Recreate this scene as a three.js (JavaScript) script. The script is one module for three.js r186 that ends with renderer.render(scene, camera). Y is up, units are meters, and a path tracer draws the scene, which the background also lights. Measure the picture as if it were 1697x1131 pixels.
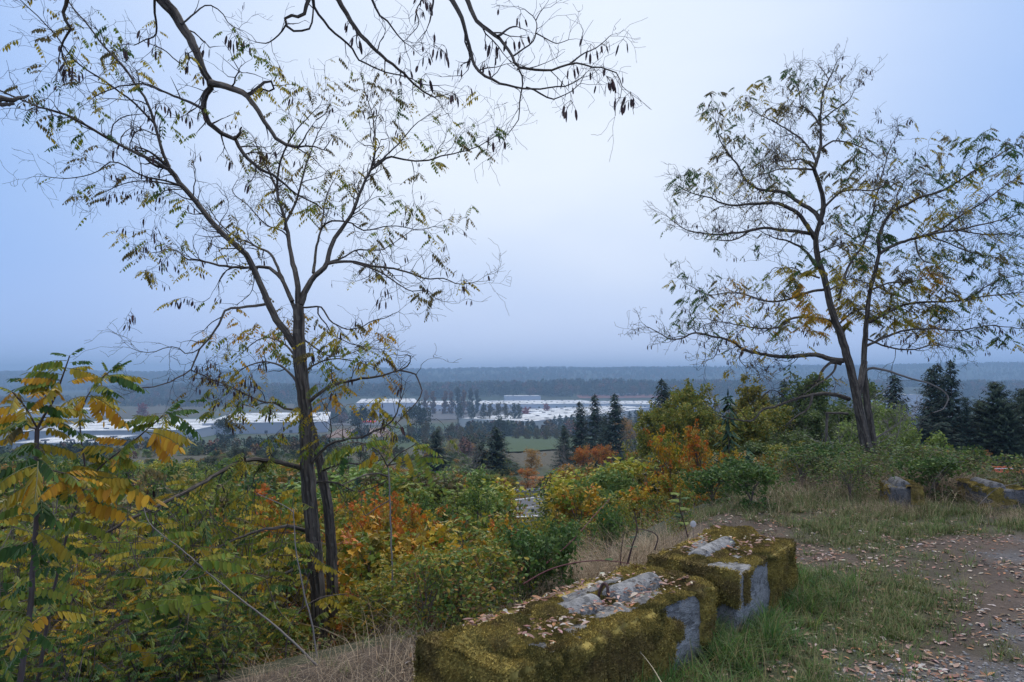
import * as THREE from 'three';
import { RoundedBoxGeometry } from 'three/addons/geometries/RoundedBoxGeometry.js';

// ---------------------------------------------------------------- camera, sky, sun, exposure
const scene = new THREE.Scene();
const F = 1126, CX = 848.5, CY = 565.5, EYE = 1.6, PITCH = 0.0528;
const camera = new THREE.PerspectiveCamera(2 * Math.atan(565.5 / F) * 180 / Math.PI, 1697 / 1131, 0.05, 30000);
camera.position.set(0, EYE, 0);
camera.rotation.set(PITCH, 0, 0);
const renderer = new THREE.WebGLRenderer({ antialias: true });
renderer.toneMapping = THREE.LinearToneMapping;
renderer.toneMappingExposure = 1.24;
renderer.shadowMap.enabled = true;

const { sin, cos, exp, abs, max, min, sqrt, floor, PI, atan2, asin, hypot, pow } = Math;
const clamp = (x, a = 0, b = 1) => min(b, max(a, x)), lerp = (a, b, t) => a + (b - a) * t;
const smooth = (a, b, x) => { const t = clamp((x - a) / (b - a)); return t * t * (3 - 2 * t); };
function rng(seed) { let a = seed >>> 0; return () => { a = (a + 0x6d2b79f5) | 0; let t = Math.imul(a ^ (a >>> 15), 1 | a); t = (t + Math.imul(t ^ (t >>> 7), 61 | t)) ^ t; return ((t ^ (t >>> 14)) >>> 0) / 4294967296; }; }
const hash = (x, y, z) => { let h = Math.imul(x, 374761393) + Math.imul(y, 668265263) + Math.imul(z, 2147483647 ^ 0x1b873593) | 0; h = Math.imul(h ^ (h >>> 13), 1274126177); return ((h ^ (h >>> 16)) >>> 0) / 4294967296; };
function vnoise(x, y, z = 0, per = 0) {
  const X = floor(x), Y = floor(y), Z = floor(z), u = x - X, v = y - Y, w = z - Z, a = u * u * (3 - 2 * u), b = v * v * (3 - 2 * v), c = w * w * (3 - 2 * w);
  const m = per ? (n) => ((n % per) + per) % per : (n) => n, h = (i, j, k) => hash(m(X + i), m(Y + j), Z + k);
  return lerp(lerp(lerp(h(0, 0, 0), h(1, 0, 0), a), lerp(h(0, 1, 0), h(1, 1, 0), a), b), lerp(lerp(h(0, 0, 1), h(1, 0, 1), a), lerp(h(0, 1, 1), h(1, 1, 1), a), b), c);
}
const fbm = (x, y, z = 0, o = 4) => { let s = 0, a = 0.5, n = 0; for (let i = 0; i < o; i++) { s += a * vnoise(x, y, z + i * 7.3); n += a; a *= 0.5; x *= 2.03; y *= 2.03; z *= 2.03; } return s / n; };

// overcast sky: an even grey-blue cover, thinner and brighter round the hidden sun ahead, deeper blue low and to the sides
{
  const w = 1024, h = 512, data = new Float32Array(w * h * 4), d = new THREE.Vector3();
  const deep = [0.25, 0.42, 0.77], pale = [0.72, 0.785, 0.89], zen = [0.80, 0.83, 0.90], low = [0.60, 0.66, 0.90];
  for (let j = 0; j < h; j++) for (let i = 0; i < w; i++) {
    const el = ((j + 0.5) / h - 0.5) * PI, az = ((i + 0.5) / w - 0.5) * 2 * PI;
    d.set(cos(az) * cos(el), sin(el), sin(az) * cos(el));
    const side = asin(clamp(d.x / max(0.2, sqrt(d.x * d.x + d.z * d.z)), -1, 1)) * 180 / PI, ahead = d.z < 0 ? 1 : smooth(0.75, 0.0, d.z), E = max(0, el * 180 / PI);
    const n = (fbm(d.x * 2.4 + 9, d.y * 6.5, d.z * 2.4 + 3, 5) - 0.5) * 0.3;
    const wd = (E < 16 ? lerp(25, 30, E / 16) : 30 + (E - 16) * 0.35) * (side < 3 ? 1.1 : 0.98);
    let g = exp(-pow(abs((side - (d.z < 0 ? 3 : 0)) / wd), 2.7)) * ahead;
    const rise = smooth(-2, 17, E);
    g = clamp(g * (0.3 + 0.7 * rise) + n * (0.45 + 1.1 * g));
    const up = smooth(32, 58, E);
    for (let c = 0; c < 3; c++) {
      let base = lerp(deep[c], low[c], 0.55 * smooth(14, 0, E) * (0.35 + 0.65 * exp(-pow(abs(side / 34), 4)) * ahead) + (1 - ahead) * 0.35);
      let v = lerp(base, pale[c], g);
      v = lerp(v, zen[c] * (1 + n), up);
      data[(j * w + i) * 4 + c] = v;
    }
    data[(j * w + i) * 4 + 3] = 1;
  }
  const t = new THREE.DataTexture(data, w, h, THREE.RGBAFormat, THREE.FloatType);
  t.mapping = THREE.EquirectangularReflectionMapping; t.magFilter = THREE.LinearFilter; t.minFilter = THREE.LinearFilter; t.needsUpdate = true;
  scene.background = t; scene.environment = t;
}
const sun = new THREE.DirectionalLight(new THREE.Color(1, 0.93, 0.82), 1.5);
sun.position.set(10, 90, -38); sun.target.position.set(0, 0, 0);
sun.castShadow = true; sun.shadow.radius = 75; sun.shadow.mapSize.set(2048, 2048);
Object.assign(sun.shadow.camera, { left: -60, right: 60, top: 60, bottom: -60, near: 1, far: 220 });
scene.add(sun, sun.target);
scene.fog = new THREE.FogExp2(new THREE.Color(0.47, 0.71, 1.0), 1.85e-4);

// ---------------------------------------------------------------- helpers
const V = (x = 0, y = 0, z = 0) => new THREE.Vector3(x, y, z);
// point seen at photograph pixel (px, py) whose distance in front of the camera is d metres
function at(px, py, d) {
  const x = (px - CX) / F, y = (CY - py) / F, dz = -cos(PITCH) + y * sin(PITCH), dy = sin(PITCH) + y * cos(PITCH), k = d / -dz;
  return V(x * k, EYE + dy * k, -d);
}
function seen(p) { const y = p.y - EYE, z = p.z, f = y * sin(PITCH) - z * cos(PITCH), u = y * cos(PITCH) + z * sin(PITCH); return [CX + p.x / f * F, CY - u / f * F]; }

const used = new Map();
function numbered(name) { const n = used.get(name) || 0; used.set(name, n + 1); return n ? `${name}_${String(n).padStart(3, '0')}` : name; }
function shade(o) { o.traverse((m) => { if (m.isMesh) { m.castShadow = true; m.receiveShadow = true; } }); return o; }
function tag(o, label, category, group, kind) { if (label) o.userData.label = label; if (category) o.userData.category = category; if (group) o.userData.group = group; if (kind) o.userData.kind = kind; return o; }
function thing(name, label, category, p = V(), turn = 0, group) {
  const o = new THREE.Group(); o.name = numbered(name); o.position.copy(p); o.rotation.y = turn; scene.add(o); return tag(o, label, category, group);
}
function part(name, geo, mat, parent, kind) { const m = new THREE.Mesh(geo, mat); m.name = name; m.castShadow = m.receiveShadow = true; if (kind) m.userData.kind = kind; parent.add(m); return m; }
function top(name, geo, mat, label, category, group, kind) { const m = new THREE.Mesh(geo, mat); m.name = numbered(name); m.castShadow = m.receiveShadow = true; scene.add(m); return tag(m, label, category, group, kind); }
function copy(src, p, turn, s, label, group) {
  const o = src.clone(); o.name = numbered(src.name.replace(/_\d{3}$/, '')); o.position.copy(p); o.rotation.set(0, turn, 0); o.scale.set(s.x ?? s, s.y ?? s, s.z ?? s);
  o.userData.label = label; if (group) o.userData.group = group; else delete o.userData.group; scene.add(o); return o;
}

class MB {  // collects triangles
  constructor() { this.p = []; this.n = []; this.c = []; this.u = []; this.i = []; this.count = 0; }
  v(x, y, z, nx, ny, nz, c, u = 0, w = 0) { this.p.push(x, y, z); this.n.push(nx, ny, nz); this.c.push(c[0], c[1], c[2]); this.u.push(u, w); return this.count++; }
  t(a, b, c) { this.i.push(a, b, c); }
  flat(pts, c) {  // fan of points (Vector3), one normal
    const a = pts[0], b = pts[1], d = pts[pts.length - 1];
    const ux = b.x - a.x, uy = b.y - a.y, uz = b.z - a.z, wx = d.x - a.x, wy = d.y - a.y, wz = d.z - a.z;
    let nx = uy * wz - uz * wy, ny = uz * wx - ux * wz, nz = ux * wy - uy * wx; const l = hypot(nx, ny, nz) || 1; nx /= l; ny /= l; nz /= l;
    const s = this.count; for (const q of pts) this.v(q.x, q.y, q.z, nx, ny, nz, c, q.x, q.z);
    for (let k = 1; k < pts.length - 1; k++) this.t(s, s + k, s + k + 1);
  }
  geo() {
    const g = new THREE.BufferGeometry();
    g.setAttribute('position', new THREE.BufferAttribute(new Float32Array(this.p), 3)); g.setAttribute('normal', new THREE.BufferAttribute(new Float32Array(this.n), 3));
    g.setAttribute('color', new THREE.BufferAttribute(new Float32Array(this.c), 3)); g.setAttribute('uv', new THREE.BufferAttribute(new Float32Array(this.u), 2));
    g.setIndex(new THREE.BufferAttribute(new Uint32Array(this.i), 1)); return g;
  }
  tube(pts, rad, sides, c, cap = true, rough = 0) {
    const n = pts.length; if (n < 2) return; const T = V(), N = V(), B = V(), q = V(); let vAlong = 0; const rows = [];
    T.subVectors(pts[1], pts[0]).normalize(); N.set(abs(T.y) < 0.9 ? 0 : 1, abs(T.y) < 0.9 ? 1 : 0, 0).cross(T).normalize();
    for (let k = 0; k < n; k++) {
      if (k > 0 && k < n - 1) T.subVectors(pts[k + 1], pts[k - 1]).normalize(); else if (k === n - 1 && n > 1) T.subVectors(pts[k], pts[k - 1]).normalize();
      N.addScaledVector(T, -N.dot(T)).normalize(); B.crossVectors(T, N); if (k) vAlong += pts[k].distanceTo(pts[k - 1]);
      const r = rad[k]; rows.push(this.count);
      for (let s = 0; s <= sides; s++) {
        const a = s / sides * 2 * PI, x = cos(a), y = sin(a); let rr = r; if (rough) rr *= 1 + rough * (vnoise((s % sides) * 1.7, k * 0.45, r * 91) - 0.5);
        q.copy(N).multiplyScalar(x).addScaledVector(B, y); this.v(pts[k].x + q.x * rr, pts[k].y + q.y * rr, pts[k].z + q.z * rr, q.x, q.y, q.z, c, s / sides * max(0.03, 2 * PI * rad[0]), vAlong);
      }
    }
    for (let k = 0; k < n - 1; k++) for (let s = 0; s < sides; s++) { const a = rows[k] + s, b = rows[k + 1] + s; this.t(a, a + 1, b); this.t(a + 1, b + 1, b); }
    if (cap) { const e = pts[n - 1], tip = this.v(e.x + T.x * rad[n - 1], e.y + T.y * rad[n - 1], e.z + T.z * rad[n - 1], T.x, T.y, T.z, c), r0 = rows[n - 1]; for (let s = 0; s < sides; s++) this.t(r0 + s, r0 + s + 1, tip); }
  }
  // a single blade from base b along unit d, its flat side towards unit s (sideways), folded by f; kind 0 diamond, 1 oval, 2 maple
  leaf(b, d, s, L, W, c, kind = 0, f = 0.25) {
    const nx = d.y * s.z - d.z * s.y, ny = d.z * s.x - d.x * s.z, nz = d.x * s.y - d.y * s.x;
    const P = (l, w) => V(b.x + d.x * L * l + s.x * W * w + nx * abs(w) * W * f - nx * L * l * l * 0.12, b.y + d.y * L * l + s.y * W * w + ny * abs(w) * W * f - L * l * l * 0.12 * abs(ny), b.z + d.z * L * l + s.z * W * w + nz * abs(w) * W * f);
    if (kind === 0) { const a = P(0, 0), t = P(1, 0); this.flat([a, P(0.45, 0.5), t], c); this.flat([a, t, P(0.45, -0.5)], c); }
    else if (kind === 1) { const a = P(0, 0), t = P(1, 0); this.flat([a, P(0.2, 0.4), P(0.62, 0.47), P(0.9, 0.22), t], c); this.flat([a, t, P(0.9, -0.22), P(0.62, -0.47), P(0.2, -0.4)], c); }
    else { const a = P(0, 0), t = P(1, 0); this.flat([a, P(0.02, 0.42), P(0.3, 0.26), P(0.5, 0.62), P(0.62, 0.2), t], c); this.flat([a, t, P(0.62, -0.2), P(0.5, -0.62), P(0.3, -0.26), P(0.02, -0.42)], c); }
  }
}
const rdir = (r, up = 0) => { const a = r() * 2 * PI, y = clamp(2 * r() - 1 + up, -1, 1), k = sqrt(max(0, 1 - y * y)); return V(cos(a) * k, y, sin(a) * k); };
const mixc = (a, b, t) => [lerp(a[0], b[0], t), lerp(a[1], b[1], t), lerp(a[2], b[2], t)];
const vary = (c, r, k = 0.3) => { const s = 1 + (r() - 0.5) * 2 * k; return [c[0] * s, c[1] * s, c[2] * s]; };
const pick = (list, r) => list[floor(r() * list.length) % list.length];
function side(d, r) { const q = rdir(r); q.addScaledVector(d, -q.dot(d)); return q.lengthSq() < 1e-6 ? V(1, 0, 0) : q.normalize(); }

// albedos (linear)
const C = {
  green: [0.06, 0.13, 0.022], deep: [0.03, 0.075, 0.02], lime: [0.19, 0.26, 0.03], olive: [0.17, 0.16, 0.03], yellow: [0.5, 0.36, 0.025], gold: [0.58, 0.31, 0.018], orange: [0.58, 0.18, 0.022],
  rust: [0.30, 0.085, 0.025], brown: [0.12, 0.065, 0.035], teal: [0.045, 0.105, 0.055], fir: [0.018, 0.04, 0.026], cedar: [0.022, 0.045, 0.022], straw: [0.36, 0.27, 0.16], pod: [0.05, 0.016, 0.014], bark: [0.075, 0.062, 0.05], white: [1, 1, 1],
};

// textures
function dataTex(n, f, srgb = false) {
  const d = new Uint8Array(n * n * 4); for (let j = 0; j < n; j++) for (let i = 0; i < n; i++) { const v = f(i / n, j / n), o = (j * n + i) * 4; for (let c = 0; c < 3; c++) d[o + c] = clamp(v.length ? v[c] : v) * 255; d[o + 3] = 255; }
  const t = new THREE.DataTexture(d, n, n); t.wrapS = t.wrapT = THREE.RepeatWrapping; t.magFilter = THREE.LinearFilter; t.needsUpdate = true; if (srgb) t.colorSpace = THREE.SRGBColorSpace; return t;
}
const tn = (u, v, p, q = p, z = 0) => { // tileable noise: p cells across, q cells along
  const x = u * p, y = v * q, X = floor(x), Y = floor(y), a = x - X, b = y - Y, s = a * a * (3 - 2 * a), t = b * b * (3 - 2 * b), h = (i, j) => hash((X + i) % p, (Y + j) % q, z + p * 31);
  return lerp(lerp(h(0, 0), h(1, 0), s), lerp(h(0, 1), h(1, 1), s), t);
};
const barkH = (u, v) => { const w = u + 0.05 * (tn(u, v, 5, 4, 2) - 0.5); const r = abs(tn((w % 1 + 1) % 1, v, 10, 3, 1) - 0.5) * 2, r2 = abs(tn(u, v, 22, 6, 4) - 0.5) * 2; return clamp(0.15 + 0.7 * pow(r, 0.6) + 0.25 * r2 - 0.15 + 0.12 * tn(u, v, 60, 30, 8)); };
const barkTex = dataTex(256, (u, v) => barkH(u, v)), barkCol = dataTex(256, (u, v) => { const h = barkH(u, v), l = tn(u, v, 14, 14, 3) > 0.78 ? 0.25 : 0; const k = h * h; return [0.2 + 0.85 * k + l, 0.19 + 0.83 * k + l * 1.1, 0.19 + 0.78 * k + l]; });
for (const t of [barkTex, barkCol]) t.repeat.set(2.4, 1.1);
const concTex = dataTex(512, (u, v) => 0.35 + 0.3 * tn(u, v, 9) + 0.2 * tn(u, v, 40, 40, 2) + 0.25 * tn(u, v, 150, 150, 5));
const concCol = dataTex(512, (u, v) => { const n = 0.5 * tn(u, v, 6, 6, 1) + 0.3 * tn(u, v, 26, 26, 2) + 0.2 * tn(u, v, 130, 130, 3), sp = tn(u, v, 200, 200, 6) > 0.86 ? -0.25 : 0, li = tn(u, v, 22, 22, 11) > 0.75 ? 0.16 : 0; const bl = tn(u, v, 15, 15, 21) * 0.6 + tn(u, v, 50, 50, 22) * 0.4 > 0.6 ? -0.3 : 0, g = max(0.08, 0.38 + 0.75 * n + sp * 1.3 + li + bl); return [g, g * 1.0, g * 0.98]; });
const soilTex = dataTex(512, (u, v) => { const n = 0.4 * tn(u, v, 12, 12, 1) + 0.3 * tn(u, v, 48, 48, 2) + 0.3 * tn(u, v, 180, 180, 3), s = tn(u, v, 120, 120, 9) > 0.8 ? 0.25 : 0; const g = 0.45 + 0.55 * n + s; return [g, g, g]; });
const soilH = dataTex(512, (u, v) => 0.4 * tn(u, v, 20, 20, 1) + 0.3 * tn(u, v, 70, 70, 2) + 0.3 * tn(u, v, 200, 200, 3));
const asphTex = dataTex(256, (u, v) => { const g = 0.6 + 0.25 * tn(u, v, 5, 5) + 0.3 * tn(u, v, 100, 100, 3); return [g, g, g]; });

const std = (o) => new THREE.MeshStandardMaterial({ roughness: 0.9, ...o });
const M = {
  leaf: new THREE.MeshPhysicalMaterial({ vertexColors: true, side: THREE.DoubleSide, roughness: 0.85, transmission: 0.42, thickness: 0, specularIntensity: 0.6 }),
  needle: std({ vertexColors: true, side: THREE.DoubleSide, roughness: 0.9 }),
  bark: std({ color: new THREE.Color(0.21, 0.175, 0.145), map: barkCol, bumpMap: barkTex, bumpScale: 0.03, roughness: 0.95 }),
  twig: std({ color: new THREE.Color(0.055, 0.045, 0.04), roughness: 0.9 }),
  cane: std({ color: new THREE.Color(0.10, 0.075, 0.07), roughness: 0.8 }),
  grey: std({ color: new THREE.Color(0.19, 0.17, 0.155), roughness: 0.9 }),
  pod: std({ vertexColors: true, side: THREE.DoubleSide, roughness: 0.55 }),
  conc: std({ color: new THREE.Color(0.36, 0.355, 0.36), map: concCol, bumpMap: concTex, bumpScale: 0.02, roughness: 0.93 }),
  moss: std({ vertexColors: true, roughness: 1, side: THREE.DoubleSide }),
  concDark: std({ color: new THREE.Color(0.2, 0.2, 0.21), map: concCol, bumpMap: concTex, bumpScale: 0.02, roughness: 0.95 }),
  rustm: std({ color: new THREE.Color(0.09, 0.05, 0.045), roughness: 0.75, metalness: 0.3 }),
  plain: std({ vertexColors: true, side: THREE.DoubleSide, roughness: 0.9 }),
  ground: std({ vertexColors: true, map: soilTex, bumpMap: soilH, bumpScale: 0.02, roughness: 1 }),
  asphalt: std({ color: new THREE.Color(0.095, 0.1, 0.115), map: asphTex, roughness: 0.85 }),
  paint: std({ color: new THREE.Color(0.72, 0.72, 0.70), roughness: 0.7 }),
};
soilTex.repeat.set(0.7, 0.7); soilH.repeat.set(0.7, 0.7); asphTex.repeat.set(0.5, 0.5); concCol.repeat.set(1.6, 1.6); concTex.repeat.set(1.6, 1.6);

// ---------------------------------------------------------------- terrain
const EDGE = [[-80, 0.5], [-30, 1.6], [-7, 2.3], [-2.6, 3.0], [-1.2, 3.75], [0.2, 4.75], [1.3, 6.1], [2.3, 7.8], [3.7, 9.8], [5.2, 11.6], [6.6, 12.6], [7.6, 11.4], [9.2, 10.2], [16, 9.6], [30, 9], [90, 8]];
const DROP = [[0, 0], [1, 0.32], [3, 1.5], [8, 4.0], [25, 7.6], [55, 9.5], [75, 13], [120, 20], [195, 28.5], [350, 38.5], [495, 48], [700, 63], [895, 79], [1100, 92], [1300, 96], [2600, 93], [1e6, 93]];
const curve = (tab, x) => { if (x <= tab[0][0]) return tab[0][1]; for (let k = 1; k < tab.length; k++) if (x < tab[k][0]) return lerp(tab[k - 1][1], tab[k][1], (x - tab[k - 1][0]) / (tab[k][0] - tab[k - 1][0])); return tab[tab.length - 1][1]; };
const edgeD = (x) => curve(EDGE, x);
function outside(x, d) {
  let best = 1e18; for (let k = 1; k < EDGE.length; k++) { const [ax, ay] = EDGE[k - 1], [bx, by] = EDGE[k], ux = bx - ax, uy = by - ay, t = clamp(((x - ax) * ux + (d - ay) * uy) / (ux * ux + uy * uy)), q = (x - ax - ux * t) ** 2 + (d - ay - uy * t) ** 2; if (q < best) best = q; }
  return d > edgeD(x) ? sqrt(best) : -sqrt(best);
}
// the road below the bank: x, distance, level
const ROAD = [[-140, 66], [-60, 58], [-20, 56], [2, 58.5], [14, 69], [30, 77], [50, 80.5], [110, 82], [200, 84]];
const roadD = (x) => { const s = 3; return (curve(ROAD, x - s) + curve(ROAD, x) * 2 + curve(ROAD, x + s)) / 4; };
const ROADY = -9.6;
function gy(x, z) {
  const d = -z, s = outside(x, d); let y = 0;
  if (s > 0) { const k = min(s, 1.2) / 1.2; y = -(0.5 * curve(DROP, s) + 0.25 * curve(DROP, s * 0.94) + 0.25 * curve(DROP, s * 1.06)) + k * (fbm(x * 0.25, d * 0.25, 2, 3) - 0.5) * min(1.2, 0.2 + s * 0.05); }
  else y = (fbm(x * 0.9 + 3, d * 0.9, 1, 3) - 0.5) * 0.09 + smooth(0, 6, x - 3) * smooth(6, 12, d) * 0.04;
  if (d > 35 && d < 110 && abs(x) < 190) { const k = smooth(13, 5.2, abs(d - roadD(x))); y = lerp(y, ROADY - 0.05, k); }
  if (d > 300) {
    const az = x / d;
    const hump = smooth(2500, 3050, d) * smooth(4300, 3500, d) * (14 + 44 * fbm(x * 0.0022, d * 0.001, 5, 3)) * smooth(-0.75, -0.45, az) * (0.75 + 0.25 * smooth(-0.2, 0.1, az));
    const ridge = smooth(4300, 6900, d) * (166 + x * 0.0085 + 50 * (fbm(x * 0.0011, d * 0.0002, 9, 4) - 0.5));
    y += hump + ridge;
  }
  return y;
}
function onGround(px, py, from = 30) { let d = from, p = at(px, py, d); for (let k = 0; k < 900 && p.y > gy(p.x, p.z); k++) { d *= 1.008; p = at(px, py, d); if (d > 9000) break; } return p; }
const groundAt = (px, d, py = 700) => { const p = at(px, py, d); p.y = gy(p.x, p.z); return p; };

// zones of the flat pull-out (x, distance)
const gravel = (x, d) => smooth(-0.25, 0.45, (x - 2.05) * 0.62 - (d - 3.5) * 0.62 + (fbm(x * 1.6, d * 1.6, 4, 3) - 0.5) * 1.6);
const turf = (x, d) => { const n = fbm(x * 0.9 + 20, d * 0.9, 6, 3); const nearBlocks = smooth(0.7, 0.15, abs((x - 1.35) * 0.75 - (d - 3.65) * 0.66)) * smooth(6.5, 4.5, d); const back = smooth(6.8, 8.8, d - 0.1 * x); return clamp(max(nearBlocks, back * 0.9, smooth(0.5, 0.6, n) * 0.65) * (1 - gravel(x, d))); };
{
  const nx = 330, nz = 400, pos = new Float32Array(nx * nz * 3), col = new Float32Array(nx * nz * 3), uv = new Float32Array(nx * nz * 2), idx = [];
  const kx = 9.6, kz = 9.2, X = (t) => Math.sinh(t * kx) / Math.sinh(kx) * 9800, Z = (t) => (t < 0 ? -Math.sinh(-t * kz) : Math.sinh(t * kz)) / Math.sinh(kz) * 9700 + 5;
  for (let j = 0; j < nz; j++) for (let i = 0; i < nx; i++) {
    const x = X(i / (nx - 1) * 2 - 1) + 1, d = Z(j / (nz - 1) * 1.38 - 0.38), o = j * nx + i, s = outside(x, d); pos[o * 3] = x; pos[o * 3 + 1] = gy(x, -d); pos[o * 3 + 2] = -d; uv[o * 2] = x; uv[o * 2 + 1] = d;
    let c;
    if (s < 0.3) {
      const g = gravel(x, d), t = turf(x, d), n = fbm(x * 2.1, d * 2.1, 8, 3);
      c = mixc([0.075, 0.055, 0.042], [0.145, 0.105, 0.08], n); c = mixc(c, [0.16, 0.155, 0.16], g); c = mixc(c, [0.055, 0.075, 0.028], t * 0.75);
    } else {
      const n = fbm(x * 0.12 + 5, d * 0.12, 3, 4), far = smooth(60, 300, d), n2 = fbm(x * 0.006, d * 0.006, 11, 4);
      c = mixc(mixc([0.05, 0.042, 0.025], [0.04, 0.06, 0.02], n), mixc([0.05, 0.085, 0.03], [0.10, 0.085, 0.05], smooth(0.4, 0.65, n2)), far);
      if (d > 2400) c = mixc(c, [0.03, 0.05, 0.03], 0.8);
    }
    col.set(c, o * 3);
    if (i && j) { const a = o, b = o - 1, e = o - nx, f = e - 1; idx.push(f, e, a, f, a, b); }
  }
  const g = new THREE.BufferGeometry(); g.setAttribute('position', new THREE.BufferAttribute(pos, 3)); g.setAttribute('color', new THREE.BufferAttribute(col, 3)); g.setAttribute('uv', new THREE.BufferAttribute(uv, 2)); g.setIndex(idx); g.computeVertexNormals();
  top('ground', g, M.ground, null, null, null, 'structure');
}
// sheets that follow the ground
function strip(pts, w0, w1, lift, mat, name, n = 60) {  // pts: function t -> [x, d]; from side offset w0 to w1
  const b = new MB(); let prev;
  for (let k = 0; k <= n; k++) {
    const [x, d] = pts(k / n), [x2, d2] = pts(k / n + 0.002), l = hypot(x2 - x, d2 - d) || 1, nx = -(d2 - d) / l, nd = (x2 - x) / l, row = [];
    for (const w of [w0, w1]) { const X = x + nx * w, D = d + nd * w; row.push(b.v(X, lift(X, D), -D, 0, 1, 0, C.white, X, D)); }
    if (prev) { b.t(prev[0], row[0], prev[1]); b.t(row[0], row[1], prev[1]); } prev = row;
  }
  return b.geo();
}
// ---------------------------------------------------------------- the road below the bank
{
  const x0 = -130, x1 = 190, f = (t) => { const x = lerp(x0, x1, t); return [x, roadD(x)]; };
  top('road', strip(f, -4.2, 4.2, () => ROADY + 0.05, null, '', 160), M.asphalt, null, null, null, 'structure');
  for (const [a, b] of [[-3.75, -3.55], [3.55, 3.75], [-0.12, 0.0]]) top('road_marking', strip(f, a, b, () => ROADY + 0.06, null, '', 160), M.paint, null, null, null, 'structure');
  const steel = std({ color: new THREE.Color(0.30, 0.31, 0.33), roughness: 0.5, metalness: 0.6 });
  const rail = thing('guardrail', 'grey steel guardrail along the far side of the lower road', 'guardrail', V(0, ROADY, 0));
  const b = new MB(), line = []; for (let x = -60; x <= 26; x += 2) line.push(V(x, 0.62, -(roadD(x) + 5.2)));
  for (let k = 1; k < line.length; k++) { const A = line[k - 1], B = line[k], Q = (p, y, o) => V(p.x, y, p.z + o); for (const [y0, o0, y1, o1] of [[0.45, 0, 0.53, 0.06], [0.53, 0.06, 0.6, 0], [0.6, 0, 0.68, 0.06], [0.68, 0.06, 0.76, 0]]) b.flat([Q(A, y0, o0), Q(B, y0, o0), Q(B, y1, o1), Q(A, y1, o1)], C.white); }
  part('beam', b.geo(), steel, rail);
  const pg = new THREE.BoxGeometry(0.12, 0.9, 0.12); for (let k = 0; k < line.length; k++) { const m = part('post', pg, steel, rail); m.position.set(line[k].x, 0.3, line[k].z - 0.08); }
}
// orange plastic barriers at the far edge of the road on the right
{
  const sh = new THREE.Shape(); [[-0.3, 0], [0.3, 0], [0.3, 0.12], [0.16, 0.32], [0.1, 0.8], [-0.1, 0.8], [-0.16, 0.32], [-0.3, 0.12]].forEach(([x, y], k) => k ? sh.lineTo(x, y) : sh.moveTo(x, y));
  const g = new THREE.ExtrudeGeometry(sh, { depth: 2.0, bevelEnabled: true, bevelSize: 0.03, bevelThickness: 0.03, bevelSegments: 2, steps: 1 }); g.rotateY(PI / 2).translate(-1, 0, 0);
  const red = std({ color: new THREE.Color(0.75, 0.09, 0.03), roughness: 0.55 }), org = std({ color: new THREE.Color(0.72, 0.2, 0.04), roughness: 0.55 }), wh = std({ color: new THREE.Color(0.8, 0.8, 0.78) }), yel = std({ color: new THREE.Color(0.62, 0.46, 0.05) });
  for (const [px, m, label, extra] of [[1660, red, 'red-orange plastic road barrier, left one of the two at the road edge', 0], [1686, org, 'duller orange road barrier with a yellow sandbag on top, right at the frame edge', 1]]) {
    const p = at(px, 777, 79); p.y = ROADY + 0.05; const t = thing('road_barrier', label, 'barrier', p, 0.06);
    part('body', g, m, t); const s = part('reflective_stripe', new THREE.BoxGeometry(1.9, 0.1, 0.02), wh, t); s.position.set(0, 0.62, 0.155); s.rotation.x = -0.13;
    for (const x of [-0.55, 0.55]) { const h = part('fork_slot', new THREE.BoxGeometry(0.4, 0.1, 0.64), std({ color: new THREE.Color(0.1, 0.03, 0.02) }), t); h.position.set(x, 0.055, 0); }
    if (extra) { const q = thing('sandbag', 'yellow sandbag lying on the right orange road barrier', 'sandbag', V(p.x - 0.1, p.y + 0.82, p.z)); const gg = new THREE.SphereGeometry(0.5, 16, 10); gg.scale(0.95, 0.28, 0.42); const ps = gg.attributes.position; for (let k = 0; k < ps.count; k++) ps.setY(k, ps.getY(k) * (1 + 0.3 * (vnoise(ps.getX(k) * 7, ps.getZ(k) * 7, 2) - 0.5))); gg.computeVertexNormals(); gg.translate(0, 0.12, 0); part('bag', gg, yel, q); const kn = part('knot', new THREE.ConeGeometry(0.08, 0.16, 8), yel, q); kn.rotation.z = -1.3; kn.position.set(0.52, 0.14, 0); }
  }
}
// ---------------------------------------------------------------- valley: fields, yards, lanes
const fieldMat = (r, g, b) => std({ color: new THREE.Color(r, g, b), map: soilTex, roughness: 1 });
function sheet(name, corners, from, mat, lift = 0.6, n = 14) {
  const q = corners.map(([x, y]) => onGround(x, y, from)), b = new MB();
  for (let j = 0; j <= n; j++) for (let i = 0; i <= n; i++) { const a = q[0].clone().lerp(q[1], i / n), c = q[3].clone().lerp(q[2], i / n), p = a.lerp(c, j / n); b.v(p.x, gy(p.x, p.z) + lift, p.z, 0, 1, 0, C.white, p.x * 0.1, p.z * 0.1); if (i && j) { const o = j * (n + 1) + i; b.t(o - n - 2, o - 1, o); b.t(o - n - 2, o, o - n - 1); } }
  return top(name, b.geo(), mat, null, null, null, 'structure');
}
sheet('field', [[835, 722], [1010, 722], [1060, 738], [838, 752]], 300, fieldMat(0.065, 0.105, 0.04), 0.7);
sheet('field', [[560, 712], [640, 710], [660, 724], [520, 728]], 300, fieldMat(0.26, 0.17, 0.12), 0.7);
sheet('field', [[955, 656.5], [1105, 656], [1110, 660.5], [960, 661]], 1500, fieldMat(0.22, 0.10, 0.09), 1.5);
sheet('field', [[430, 800], [510, 790], [520, 800], [440, 815]], 80, fieldMat(0.1, 0.15, 0.05), 0.4);
sheet('road', [[835, 719.2], [925, 718.6], [925, 720.4], [835, 721.4]], 300, fieldMat(0.3, 0.3, 0.31), 1.1);
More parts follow.
